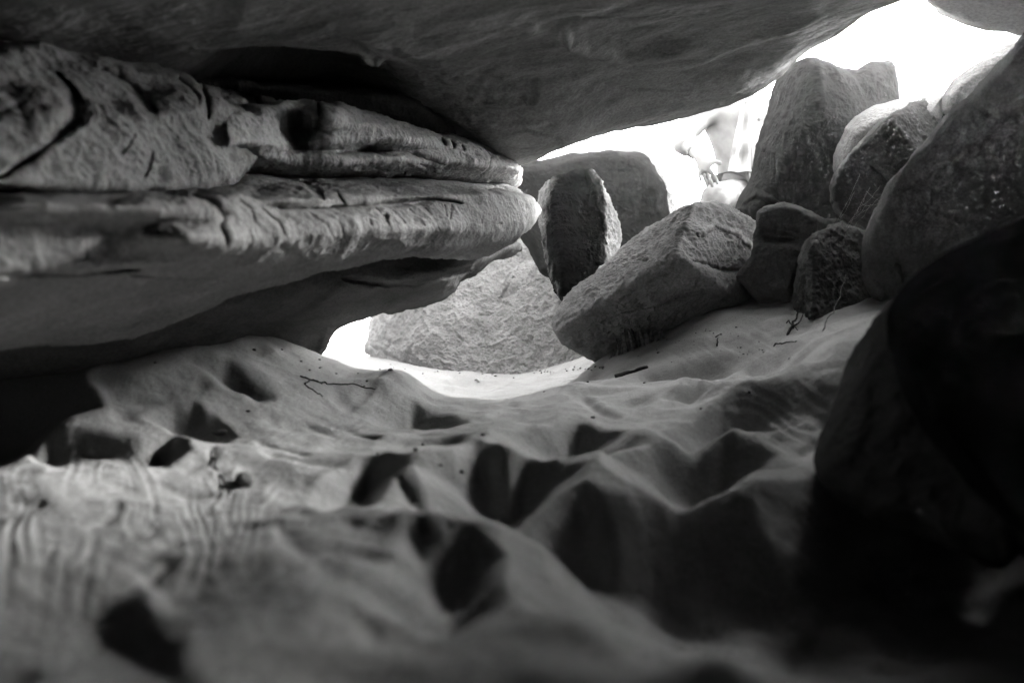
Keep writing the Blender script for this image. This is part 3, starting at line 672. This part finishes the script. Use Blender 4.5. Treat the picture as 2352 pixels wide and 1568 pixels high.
# ------------------------------------------------------------------ boulders
rock('pale_wall_boulder', 'tall pale rough boulder rising from the sunlit sand below the nose', 'boulder',
 [(1290,480),(1200,420),(1080,430),(940,560),(880,660),(850,740),(842,800),(870,860),(960,900),(1050,915),(1200,920),(1290,915),(1380,890),(1450,800),(1440,700),(1400,560)],
 [[(1100,600,9.2),(1100,840,8.4),(1350,800,8.0)],[(860,780,10.2),(1000,800,8.6),(980,650,9.3)]], M_pale, R=70, r=.35, thick=2.2, k=.0016, amp=.05, freq=1.6, rid=.022, rfreq=6, fine=.008, n=700, m=260, seed=41,
 grooves=[([(855,795),(890,815),(920,828)], 6, .06),([(1180,640),(1150,690),(1160,720)], 4, .03),([(1190,560),(1210,620)], 4, .03)])
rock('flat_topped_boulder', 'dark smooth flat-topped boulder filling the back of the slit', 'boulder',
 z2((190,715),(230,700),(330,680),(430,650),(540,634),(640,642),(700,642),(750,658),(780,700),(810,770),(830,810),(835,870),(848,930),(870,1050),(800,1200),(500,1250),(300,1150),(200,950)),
 [[(1190,380,7.4),(1500,350,7.2),(1350,600,7.4)],[(1180,380,7.1),(1300,380,7.0),(1230,560,7.0)]], M_unlit, R=24, r=.2, thick=1.2, amp=.03, rid=.008, seed=43)
rock('sunlit_boulder', 'white sunlit boulder just behind the flat-topped dark one', 'boulder',
 z2((560,640),(600,620),(680,608),(740,615),(800,650),(850,690),(890,750),(905,820),(912,900),(900,1000),(800,1050),(640,850)),
 [[(1400,350,8.3),(1560,400,8.5),(1500,520,8.1)]], M_pale, R=40, r=.3, thick=1.0, amp=.03, rid=.012, seed=45)
rock('upright_stone', 'narrow upright stone with the shade painted on its black face and a pale rough rim', 'standing stone',
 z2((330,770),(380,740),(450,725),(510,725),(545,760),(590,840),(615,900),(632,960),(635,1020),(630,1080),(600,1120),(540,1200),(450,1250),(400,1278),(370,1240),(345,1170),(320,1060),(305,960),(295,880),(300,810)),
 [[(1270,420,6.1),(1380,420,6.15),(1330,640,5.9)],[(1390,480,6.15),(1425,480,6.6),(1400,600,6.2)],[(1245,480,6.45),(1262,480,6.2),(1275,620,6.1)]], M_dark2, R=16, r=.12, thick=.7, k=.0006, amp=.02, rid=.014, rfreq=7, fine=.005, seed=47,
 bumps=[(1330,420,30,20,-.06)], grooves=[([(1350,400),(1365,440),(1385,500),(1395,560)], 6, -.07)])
rock('tilted_slab', 'long tilted sandstone slab leaning down to the left on the sand', 'slab',
 z2((1030,857),(1090,872),(1150,908),(1215,940),(1228,980),(1232,1060),(1200,1120),(1200,1200),(1260,1330),(1200,1430),(900,1450),(740,1470),(600,1520),(532,1530),(460,1490),(390,1445),(360,1410),(355,1370),(370,1320),(430,1240),(540,1150),(640,1060),(760,970),(880,900),(960,865)),
 [[(1290,740,5.45),(1560,560,4.75),(1400,580,5.75)],          # long upper-left face
  [(1300,770,5.42),(1560,600,4.72),(1600,740,5.3)],          # front face, undercut
  [(1560,560,4.74),(1580,620,4.72),(1720,560,5.5)]],         # end face
 M_slab, R=16, r=.10, thick=1.0, k=.0011, amp=.016, freq=3, rid=.012, rfreq=8, fine=.004, n=700, m=240, seed=51, centre=(1520,650),
 strata=((-.3,.2,1), 9, .010), grooves=[([(1600,540),(1640,515),(1690,535),(1722,565)], 6, -.04),([(1590,600),(1650,622),(1705,620)], 6, .05),([(1420,690),(1480,650),(1540,625)], 5, .03),([(1380,740),(1430,715),(1520,700)], 4, .025)])
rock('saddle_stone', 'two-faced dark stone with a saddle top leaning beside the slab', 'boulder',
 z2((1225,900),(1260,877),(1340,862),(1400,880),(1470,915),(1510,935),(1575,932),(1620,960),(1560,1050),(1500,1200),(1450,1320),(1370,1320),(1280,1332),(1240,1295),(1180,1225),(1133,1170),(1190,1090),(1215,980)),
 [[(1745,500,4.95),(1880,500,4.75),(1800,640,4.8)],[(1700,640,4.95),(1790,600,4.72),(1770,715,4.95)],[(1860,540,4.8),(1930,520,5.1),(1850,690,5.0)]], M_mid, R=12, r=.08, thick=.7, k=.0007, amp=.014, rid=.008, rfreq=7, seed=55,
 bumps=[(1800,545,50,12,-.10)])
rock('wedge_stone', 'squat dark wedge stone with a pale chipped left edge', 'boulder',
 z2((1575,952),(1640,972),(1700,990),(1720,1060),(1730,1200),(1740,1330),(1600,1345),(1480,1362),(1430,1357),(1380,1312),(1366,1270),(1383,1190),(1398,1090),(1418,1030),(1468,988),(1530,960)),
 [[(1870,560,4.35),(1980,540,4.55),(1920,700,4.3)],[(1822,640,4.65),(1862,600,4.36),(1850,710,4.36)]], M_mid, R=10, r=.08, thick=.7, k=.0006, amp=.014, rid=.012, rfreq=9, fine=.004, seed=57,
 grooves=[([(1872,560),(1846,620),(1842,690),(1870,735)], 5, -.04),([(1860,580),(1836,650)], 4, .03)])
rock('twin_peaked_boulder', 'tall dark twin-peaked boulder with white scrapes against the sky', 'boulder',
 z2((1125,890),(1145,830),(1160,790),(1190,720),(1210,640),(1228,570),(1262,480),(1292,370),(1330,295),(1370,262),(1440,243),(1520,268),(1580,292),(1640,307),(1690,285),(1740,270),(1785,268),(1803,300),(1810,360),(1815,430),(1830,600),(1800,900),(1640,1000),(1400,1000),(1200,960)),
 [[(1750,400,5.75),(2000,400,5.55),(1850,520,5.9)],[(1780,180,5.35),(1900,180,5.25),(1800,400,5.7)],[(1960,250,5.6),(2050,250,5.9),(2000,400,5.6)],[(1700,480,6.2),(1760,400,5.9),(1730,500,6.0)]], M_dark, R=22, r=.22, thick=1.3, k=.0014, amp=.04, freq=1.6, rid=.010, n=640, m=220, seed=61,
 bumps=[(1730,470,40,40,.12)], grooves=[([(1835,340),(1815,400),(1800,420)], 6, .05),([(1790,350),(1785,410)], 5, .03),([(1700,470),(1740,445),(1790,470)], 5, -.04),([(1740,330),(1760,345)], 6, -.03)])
rock('pale_round_stone', 'small pale rounded stone wedged behind the cobwebbed boulder', 'boulder',
 z2((1555,720),(1553,660),(1562,620),(1590,540),(1640,490),(1720,450),(1800,432),(1870,423),(1930,412),(2010,405),(2040,600),(1800,850),(1600,800)),
 [[(1930,350,5.3),(2050,350,5.2),(2000,260,5.2)]], M_pale, R=40, r=.25, thick=.8, amp=.02, rid=.004, fine=.002, seed=63)
rock('cobwebbed_boulder', 'angular grey boulder strung with cobwebs below the sky opening', 'boulder',
 z2((1925,420),(1960,435),(2010,475),(2050,560),(1960,760),(1800,950),(1750,1010),(1700,1000),(1620,955),(1575,932),(1550,890),(1533,850),(1530,790),(1545,745),(1560,720),(1620,640),(1700,560),(1800,480),(1860,435)),
 [[(1950,400,5.0),(2120,250,4.6),(2080,420,4.8)],[(1915,430,5.1),(1990,520,5.2),(1960,400,4.95)],[(2100,240,5.0),(2165,260,5.2),(2130,330,4.85)]], M_mid, R=14, r=.12, thick=.9, k=.0007, amp=.02, rid=.010, fine=.004, seed=65,
 grooves=[([(1915,460),(1918,480),(1930,500)], 4, .05),([(2000,380),(2060,430)], 5, .02)])
rock('ribbed_boulder', 'pale ribbed boulder behind the huge right-hand boulder', 'boulder',
 z2((2003,475),(2006,420),(2015,395),(2050,340),(2110,290),(2190,240),(2250,195),(2340,140),(2480,90),(2480,500),(2100,560)),
 [[(2180,220,4.9),(2340,120,4.7),(2350,250,4.8)]], M_slab, R=30, r=.25, thick=.8, amp=.01, rid=.004, seed=67, strata=((1,.2,-.25), 9, .035))
rock('huge_right_boulder', 'huge leaning boulder with a speckled grey face and pale chipped foot', 'boulder',
 z2((2351,140),(2280,240),(2200,340),(2120,420),(2030,480),(1960,560),(1890,640),(1840,700),(1790,762),(1760,820),(1730,920),(1700,1000),(1685,1080),(1672,1180),(1690,1240),(1722,1292),(1755,1345),(1900,1400),(2200,1400),(2700,1400),(3000,900),(3000,0),(2600,0),(2450,60)),
 [[(2000,600,4.2),(2300,600,3.9),(2250,300,3.75)],[(1985,640,4.3),(2040,620,4.12),(2060,700,4.15)]], M_big, R=16, r=.14, thick=1.6, k=.001, amp=.03, freq=2, rid=.010, rfreq=7, n=700, m=220, seed=69, centre=(2450,480),
 grooves=[([(2010,640),(2030,660),(2035,690)], 6, .04),([(2060,610),(2070,650),(2060,690)], 5, -.03)])
rock('black_boulder', 'out-of-focus boulder in black silhouette looming close on the right edge', 'boulder',
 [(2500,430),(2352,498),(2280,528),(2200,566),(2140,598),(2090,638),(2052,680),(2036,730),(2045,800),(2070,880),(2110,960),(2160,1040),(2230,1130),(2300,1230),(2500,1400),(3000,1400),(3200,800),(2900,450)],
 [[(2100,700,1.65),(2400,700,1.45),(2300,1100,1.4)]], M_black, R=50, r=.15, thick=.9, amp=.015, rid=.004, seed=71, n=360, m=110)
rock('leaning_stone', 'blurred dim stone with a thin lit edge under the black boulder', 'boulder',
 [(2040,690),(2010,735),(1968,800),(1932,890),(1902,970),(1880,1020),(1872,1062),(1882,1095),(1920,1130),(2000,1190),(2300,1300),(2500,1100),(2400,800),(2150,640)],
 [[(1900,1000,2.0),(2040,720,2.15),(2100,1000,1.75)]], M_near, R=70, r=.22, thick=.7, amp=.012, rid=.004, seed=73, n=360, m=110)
rock('roof_boulder', 'banded slab of roof rock painted glare-bright over the sky opening', 'roof slab',
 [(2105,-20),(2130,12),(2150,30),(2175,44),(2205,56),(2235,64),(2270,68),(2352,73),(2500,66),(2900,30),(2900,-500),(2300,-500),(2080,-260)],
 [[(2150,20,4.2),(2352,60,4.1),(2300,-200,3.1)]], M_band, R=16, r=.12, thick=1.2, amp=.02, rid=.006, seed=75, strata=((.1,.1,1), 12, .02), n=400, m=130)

# ------------------------------------------------------------------ small things on the sand
def tube(pts, rad, seg=7, jit=0.0, seed=0):
    """a tapered bent tube through pts; rad per point"""
    P = np.array(pts, float); n = len(P); rs = np.random.RandomState(seed); V = []
    T = np.gradient(P, axis=0); T /= np.linalg.norm(T, axis=1)[:, None] + 1e-9
    for i in range(n):
        up = np.array([0, 0, 1.0]) if abs(T[i, 2]) < .9 else np.array([1.0, 0, 0])
        a = np.cross(T[i], up); a /= np.linalg.norm(a); b = np.cross(T[i], a)
        for k in range(seg):
            th = 2 * math.pi * k / seg; r = rad[i] * (1 + jit * rs.uniform(-1, 1))
            V.append(P[i] + r * (math.cos(th) * a + math.sin(th) * b))
    V.append(P[0] - T[0] * rad[0] * .3); V.append(P[-1] + T[-1] * rad[-1] * .5)
    Fc = [(i * seg + k, i * seg + (k + 1) % seg, (i + 1) * seg + (k + 1) % seg, (i + 1) * seg + k) for i in range(n - 1) for k in range(seg)]
    c0, c1 = n * seg, n * seg + 1
    Fc += [(c0, (k + 1) % seg, k, k) for k in range(seg)] + [(c1, (n - 1) * seg + k, (n - 1) * seg + (k + 1) % seg, (n - 1) * seg + k) for k in range(0)]
    Fc += [((n - 1) * seg + k, (n - 1) * seg + (k + 1) % seg, c1, c1) for k in range(seg)]
    return V, Fc

def poly_obj(name, parts, mat, parent=None, smooth=True):
    V, Fs = [], []
    for v, f in parts:
        o_ = len(V); V += [tuple(x) for x in v]
        for q in f:
            q = list(dict.fromkeys(q)); Fs.append([o_ + i for i in q])
    V = np.array(V) * S; org = np.array([V[:, 0].mean(), V[:, 1].mean(), V[:, 2].min()])
    me = bpy.data.meshes.new(name); me.from_pydata([tuple(v) for v in V - org], [], Fs); me.update()
    me.polygons.foreach_set('use_smooth', [smooth] * len(me.polygons)); me.materials.append(mat)
    o = bpy.data.objects.new(name, me); COL.objects.link(o); o.location = org
    if parent is not None: o.parent = parent; o.location = Vector(org) - parent.location
    return o

M_wood = plain_mat('dry_wood', .035, noise=60, amt=.5)
M_wood2 = plain_mat('pale_wood', .12, noise=80, amt=.5)
M_leaf = plain_mat('dry_leaf', .35, noise=60)
M_peb = plain_mat('pebble_stone', .10, noise=60, amt=.5)

def twig(name, label, cat, uv, r0, r1, lift=.004, mat=None, group=None, branches=(), sub=5, seed=1):
    rs = np.random.RandomState(seed)
    def path(uvl):
        A = [on_sand(u, v) + np.array([0, 0, lift + (w[0] if w else 0)]) for u, v, *w in uvl]
        out = []
        for a, b in zip(A[:-1], A[1:]):
            for k in range(sub): out.append(a + (b - a) * k / sub + rs.normal(size=3) * np.linalg.norm(b - a) * .025)
        return out + [A[-1]]
    p = path(uv); parts = [tube(p, np.linspace(r0, r1, len(p)), jit=.15, seed=seed)]
    for br in branches:
        p = path(br); parts.append(tube(p, np.linspace(r0 * .6, r1 * .6, len(p)), jit=.15, seed=seed + 1))
    o = poly_obj(name, parts, mat or M_wood); return tag(o, label, cat, group)

twig('driftwood_stick', 'thick dark stick lying at the crest between the slab and the ripples', 'stick', [(1412,868),(1450,857),(1487,846)], .014, .011, .006, seed=3)
twig('twig', 'thin root-like twig trailing down the left sand bank towards the white gap', 'twig', [(690,866),(720,877),(760,885),(810,886),(862,899)], .004, .002, .004, seed=4)
twig('twig', 'small forked twig lying below the root-like twig on the left bank', 'twig', [(700,886),(712,876),(728,877),(740,884)], .004, .002, .004, branches=[[(700,886),(722,900),(742,912)]], seed=5)
twig('twig', 'short straight twig standing out on the right sand bank', 'twig', [(1647,796),(1649,783,.01)], .004, .003, .004, seed=6)
twig('twig', 'short twig tilted above the straight one on the right bank', 'twig', [(1643,778),(1657,768)], .0035, .002, .004, seed=7)
twig('twig', 'long thin twig lying flat under the squat wedge stone', 'twig', [(1778,795),(1800,791),(1830,786)], .004, .002, .005, seed=8)
twig('twig', 'grass stem leaning against the dark face of the wedge stone', 'stem', [(1888,762),(1915,742,.05),(1932,722,.12),(1943,706,.17)], .003, .0012, .004, mat=M_wood2, seed=9)
twig('root_tangle', 'dark tangled root poking out of the sand at the foot of the wedge stone', 'root', [(1808,772),(1818,756,.01),(1830,742,.03),(1838,730,.06)], .007, .004, .002, branches=[[(1812,766),(1822,762,.03),(1832,764,.01)],[(1820,756),(1812,750,.03),(1806,752,.02)],[(1826,748),(1836,750,.02),(1846,742,.05)]], seed=10)
twig('twig', 'curved rootlet crossing the wrinkled sand on the left', 'twig', [(487,1040),(493,1075),(512,1100),(530,1135)], .004, .002, .003, seed=12)

# split wood under the tilted slab
base = bpy.data.objects.new('splintered_wood', None); COL.objects.link(base)
p0 = on_sand(1440, 815); base.location = Vector(p0 * S)
tag(base, 'row of upright wood splinters wedged under the tilted slab', 'splintered wood')
rs = np.random.RandomState(4)
for i, (u, v, h) in enumerate([(1404,822,.05),(1411,819,.07),(1418,817,.10),(1424,815,.13),(1430,812,.16),(1437,810,.19),(1443,808,.20),(1450,805,.19),(1457,802,.16),(1464,799,.17),(1472,796,.13),(1480,793,.15),(1489,790,.11),(1498,786,.10),(1512,782,.08),(1526,777,.08)]):
    a = on_sand(u, v) - np.array([0, 0, .02]); lean = np.array([rs.uniform(-.06, .02), rs.uniform(-.02, .03), 0])
    m_ = a + lean * .5 + np.array([0, 0, h * .55]); t_ = a + lean + np.array([0, 0, h])
    w_ = rs.uniform(.010, .019)
    poly_obj('splinter', [tube([a, m_, t_], [w_, w_ * .8, w_ * .25], seg=5, jit=.4, seed=i)], M_wood2, base, smooth=False)

# cobwebs
th = []
rs = np.random.RandomState(9)
for (u0, v0, u1, v1) in [(1915,520,1975,400),(1935,530,1998,430),(1950,525,2000,468),(1925,545,1965,490),(1960,500,2030,440),(1972,478,2022,425),(1980,470,2040,455),(1998,520,2012,480),(1945,512,1990,470),(1930,500,1962,440),(1990,440,2050,470),(1966,495,1990,440)]:
    a, b = world_of(u0, v0, 4.55), world_of(u1, v1, 4.45); n_ = 9; p = [a + (b - a) * k / (n_ - 1) + np.array([0, 0, -.02 * math.sin(math.pi * k / (n_ - 1))]) + rs.normal(size=3) * .002 for k in range(n_)]
    th.append(tube(p, [.0006] * n_, seg=4, jit=.6, seed=int(u0)))
M_web = plain_mat('cobweb_silk', .25)
tag(poly_obj('cobweb', th, M_web), 'loose cobweb threads strung between the grey boulders', 'cobweb')

# a curled dry leaf in the far hollow
th = []
for (du, dv, r_) in [(0, 0, 0), (5, 1, 1)]:
    c_ = on_sand(1094 + du, 880 + dv); p = [c_ + np.array([.022 * math.cos(q + r_), .03 * math.sin(q * .7), .012 + .022 * math.sin(q)]) for q in np.linspace(0, 2.6, 6)]
    th.append(tube(p, [.004, .010, .013, .012, .008, .003], seg=5, jit=.2, seed=r_))
tag(poly_obj('dry_leaf', th, M_leaf), 'pale curled dry leaf in the bright far hollow', 'leaf')

# pebbles
def stone_mesh(name, seed, mat):
    n1, n2 = 10, 14; rs = np.random.RandomState(seed); th_, ph_ = np.meshgrid(np.linspace(0, math.pi, n1), np.linspace(0, 2 * math.pi, n2, endpoint=False), indexing='ij')
    D = np.stack([np.sin(th_) * np.cos(ph_), np.sin(th_) * np.sin(ph_), np.cos(th_)], -1).reshape(-1, 3)
    D = D * (1 + .28 * fbm(D, 1.3, 3, seed))[:, None] * np.array([1, rs.uniform(.6, .9), rs.uniform(.45, .75)])
    me = bpy.data.meshes.new(name); me.from_pydata([tuple(v) for v in D], [], [tuple(f) for f in grid_faces(n1, n2, wrap=True)]); me.update()
    me.polygons.foreach_set('use_smooth', [True] * len(me.polygons)); me.materials.append(mat); return me
PM = [stone_mesh('pebble', k, M_peb) for k in range(6)]
def pebble(u, v, r, k, name='pebble', label='small dark pebble scattered on the pale sand', cat='pebble', group='pebbles scattered over the sand'):
    o = bpy.data.objects.new(name, PM[k % 6]); COL.objects.link(o); p = on_sand(u, v)
    o.location = Vector((p + np.array([0, 0, r * .25])) * S); o.scale = (r * S,) * 3; o.rotation_euler = (0, 0, k * 1.7); return tag(o, label, cat, group)
pebble(560, 1112, .034, 1, 'stone', 'black lumpy stone sitting alone in the wrinkled sand on the left', 'stone', None)
pebble(508, 1000, .026, 2, 'stone', 'dark round stone at the end of the left hollow', 'stone', None)
pebble(1458, 796 + 2, .02, 3) if False else None
rs = np.random.RandomState(21); k = 0
SP = [(584,805,.014),(357,835,.012),(570,945,.012),(955,1035,.014),(972,1022,.010),(868,1045,.010),(1110,1000,.014),(1060,1085,.012),(1012,1070,.009),(1512,812,.016),(1362,960,.016),(1250,900,.008),(843,878,.012),(1180,868,.016),(1138,866,.014),(1480,880,.010),(1350,878,.012),(1722,905,.012),(1610,940,.009)]
for u, v, r in SP: pebble(u, v, r * .65, k); k += 1
for (ua, va, ub, vb, su, sv, n_, r0) in [(1220,858,1380,845,40,5,26,.009),(1450,815,1700,755,50,16,24,.0045),(380,770,520,765,50,14,16,.006),(900,845,1150,862,40,8,16,.010),(650,800,830,880,60,24,12,.0045),(1500,850,1800,800,60,20,16,.0045)]:
    for i in range(n_):
        t_ = rs.rand(); u = ua + (ub - ua) * t_ + rs.normal() * su * .4; v = va + (vb - va) * t_ + rs.normal() * sv * .5
        pebble(u, v, r0 * rs.uniform(.5, 1.5), k); k += 1

# ------------------------------------------------------------------ the person sitting outside the gap
def skin_obj(name, verts, edges, mat, parent=None, sub=2):
    """verts: {key: ((U, V, y), radius in metres)}; a continuous body grown along the edges"""
    keys = list(verts); P = np.array([world_of(*verts[k][0]) * S for k in keys]); org = np.array([P[0, 0], P[0, 1], P[:, 2].min()])
    me = bpy.data.meshes.new(name); me.from_pydata([tuple(p - org) for p in P], [(keys.index(a), keys.index(b)) for a, b in edges], [])
    o = bpy.data.objects.new(name, me); COL.objects.link(o); o.location = org
    if parent is not None: o.parent = parent; o.location = Vector(org) - parent.location
    o.modifiers.new('skin', 'SKIN'); sk = me.skin_vertices[0].data
    for i, k in enumerate(keys):
        r = verts[k][1]; sk[i].radius = r if isinstance(r, tuple) else (r, r)
    sk[0].use_root = True; ss = o.modifiers.new('smooth', 'SUBSURF'); ss.levels = ss.render_levels = sub
    o.modifiers['skin'].use_smooth_shade = True
    me.materials.append(mat); return o

M_skin = plain_mat('skin', .24, noise=20, amt=.08); M_shirt = plain_mat('shirt_cloth', .32, noise=14, amt=.15)
M_jeans = plain_mat('jeans_cloth', .22, noise=18, amt=.2); M_hair = plain_mat('hair', .3); M_strap = plain_mat('watch_strap', .10)
BY = 7.7
person = bpy.data.objects.new('person', None); COL.objects.link(person); person.location = Vector(world_of(1715, 470, 8.1) * S)
tag(person, 'person in pale shirt and jeans sitting in sunlight beyond the gap, hand on knee', 'person')
B = {'pelvis': ((1715,450,8.1),.13),'waist': ((1708,385,8.05),.12),'chest': ((1698,300,8.0),.14),'neck0': ((1692,238,8.0),.07),'neck': ((1691,218,7.98),.055),
 'chin': ((1690,196,7.9),.06),'head': ((1690,165,7.93),.088),'crown': ((1690,138,7.98),.07),'nose': ((1690,174,7.70),.016),'earl': ((1662,170,7.95),.015),'earr': ((1718,170,7.95),.015),
 'shr': ((1622,252,7.95),.055),'elr': ((1560,318,7.8),.043),'fr': ((1582,338,7.55),.038),'wrr': ((1603,357,7.30),.026),
 'palm': ((1618,383,7.22),(.038,.018)),'th1': ((1640,372,7.2),.013),'th2': ((1658,376,7.18),.010),
 'i1': ((1637,400,7.2),.011),'i2': ((1646,414,7.19),.0085),'i3': ((1649,424,7.2),.007),'m1': ((1626,404,7.2),.011),'m2': ((1634,420,7.18),.009),'m3': ((1637,431,7.19),.007),
 'r1': ((1616,404,7.2),.0105),'r2': ((1622,420,7.18),.0085),'r3': ((1625,430,7.19),.007),'p1': ((1606,400,7.2),.0095),'p2': ((1609,413,7.18),.0075),'p3': ((1611,421,7.19),.006),
 'shl': ((1768,252,7.95),.055),'ell': ((1800,350,7.8),.043),'wrl': ((1790,415,7.35),.026),'pall': ((1786,432,7.3),(.036,.018)),'l1': ((1780,446,7.28),.010),'l2': ((1786,450,7.28),.010),'l3': ((1793,449,7.28),.010),'l4': ((1799,446,7.28),.009),'lt': ((1772,436,7.26),.011),
 'hr': ((1690,455,8.0),.09),'knr': ((1640,450,7.3),.062),'shinr': ((1632,540,7.4),.05),'ankr': ((1640,640,7.5),.036),'footr': ((1630,655,7.2),.035),
 'hl': ((1745,455,8.0),.09),'knl': ((1790,462,7.35),.062),'shinl': ((1800,550,7.45),.05),'ankl': ((1800,640,7.5),.036),'footl': ((1810,655,7.2),.035)}
BE = [('pelvis','waist'),('waist','chest'),('chest','neck0'),('neck0','neck'),('neck','chin'),('chin','head'),('head','crown'),('head','nose'),('head','earl'),('head','earr'),
 ('neck0','shr'),('shr','elr'),('elr','fr'),('fr','wrr'),('wrr','palm'),('palm','th1'),('th1','th2'),('palm','i1'),('i1','i2'),('i2','i3'),('palm','m1'),('m1','m2'),('m2','m3'),('palm','r1'),('r1','r2'),('r2','r3'),('palm','p1'),('p1','p2'),('p2','p3'),
 ('neck0','shl'),('shl','ell'),('ell','wrl'),('wrl','pall'),('pall','l1'),('pall','l2'),('pall','l3'),('pall','l4'),('pall','lt'),
 ('pelvis','hr'),('hr','knr'),('knr','shinr'),('shinr','ankr'),('ankr','footr'),('pelvis','hl'),('hl','knl'),('knl','shinl'),('shinl','ankl'),('ankl','footl')]
skin_obj('body', B, BE, M_skin, person)
def grow(keys, add): return {k: (B[k][0], (B[k][1] if not isinstance(B[k][1], tuple) else B[k][1][0]) + add) for k in keys}
sh = grow(['pelvis','waist','chest','neck0','shr','elr','fr','shl','ell'], .03)
so = skin_obj('shirt', sh, [('pelvis','waist'),('waist','chest'),('chest','neck0'),('neck0','shr'),('shr','elr'),('elr','fr'),('neck0','shl'),('shl','ell')], M_shirt, person)
tx_ = bpy.data.textures.new('cloth_folds', 'CLOUDS'); tx_.noise_scale = .07
for o_, st in ((so, .018),):
    dm = o_.modifiers.new('folds', 'DISPLACE'); dm.texture = tx_; dm.strength = st
js = grow(['pelvis','hr','knr','shinr','ankr','hl','knl','shinl','ankl'], .018)
jo = skin_obj('jeans', js, [('pelvis','hr'),('hr','knr'),('knr','shinr'),('shinr','ankr'),('pelvis','hl'),('hl','knl'),('knl','shinl'),('shinl','ankl')], M_jeans, person)
dm = jo.modifiers.new('folds', 'DISPLACE'); dm.texture = tx_; dm.strength = .03
skin_obj('hair', {'a': ((1690,150,8.06),.085),'b': ((1690,128,8.0),.075),'c': ((1690,185,8.14),.06)}, [('a','b'),('a','c')], M_hair, person)
# shirt placket and hem that hang open
pl = [(world_of(1726, v, 7.68 + .02 * math.sin(v / 14)) , world_of(1700 - .2 * (v - 250), v, 7.6 + .03 * math.sin(v / 11))) for v in range(232, 400, 6)]
V_ = []; 
for a, b in pl:
    for q in np.linspace(0, 1, 9):
        p = a + (b - a) * q; V_.append(p + np.array([0, -.06 * math.sin(q * 9 + 0.3 * math.sin(p[2] * 9)) * .5, 0]))
nV_ = len(V_); V_ += [p + np.array([0, .03, 0]) for p in V_]
Fs_ = [tuple(f) for f in grid_faces(len(pl), 9)] + [tuple(f) for f in grid_faces(len(pl), 9, off=nV_, flip=True)]
ii = np.arange(nV_).reshape(len(pl), 9); rg = list(ii[0]) + list(ii[1:, -1]) + list(ii[-1, -2::-1]) + list(ii[-2:0:-1, 0])
Fs_ += [(rg[k], rg[(k + 1) % len(rg)], rg[(k + 1) % len(rg)] + nV_, rg[k] + nV_) for k in range(len(rg))]
poly_obj('shirt_front', [(V_, Fs_)], M_shirt, person)
c_ = world_of(1593, 350, 7.42); ax = world_of(1603, 357, 7.30) - world_of(1582, 338, 7.55); ax /= np.linalg.norm(ax)
poly_obj('wrist_strap', [tube([c_ - ax * .022, c_ + ax * .022], [.062, .060], seg=16)], M_strap, person)
rock('sunlit_seat_rock', 'white sunlit rock the seated person is perched on beyond the gap', 'boulder',
 [(1540,478),(1620,466),(1700,474),(1800,474),(1900,480),(1930,600),(1900,760),(1700,800),(1540,760),(1500,620)],
 [[(1540,520,8.3),(1900,520,8.3),(1700,700,8.0)]], M_pale, R=30, r=.25, thick=1.0, amp=.02, rid=.008, seed=83, n=300, m=90)

# ------------------------------------------------------------------ added haze box that stands in for bloom at the openings
hm = bpy.data.materials.new('bloom_haze'); hm.use_nodes = True; nt = hm.node_tree
for n in list(nt.nodes): nt.nodes.remove(n)
pv = nt.nodes.new('ShaderNodeVolumePrincipled'); ou = nt.nodes.new('ShaderNodeOutputMaterial'); nt.links.new(pv.outputs[0], ou.inputs['Volume'])
pv.inputs['Color'].default_value = (1, 1, 1, 1); pv.inputs['Density'].default_value = .003; pv.inputs['Anisotropy'].default_value = .88
x0, x1, y0, y1, z0_, z1_ = -10, 8, -5, 16, -1.5, 7
V_ = [(x, y, z) for x in (x0, x1) for y in (y0, y1) for z in (z0_, z1_)]
ho = poly_obj('bloom_haze', [(V_, [(0,1,3,2),(4,6,7,5),(0,4,5,1),(2,3,7,6),(0,2,6,4),(1,5,7,3)])], hm, smooth=False)
tag(ho, 'thin haze added for the bloom around the openings', kind='stuff')
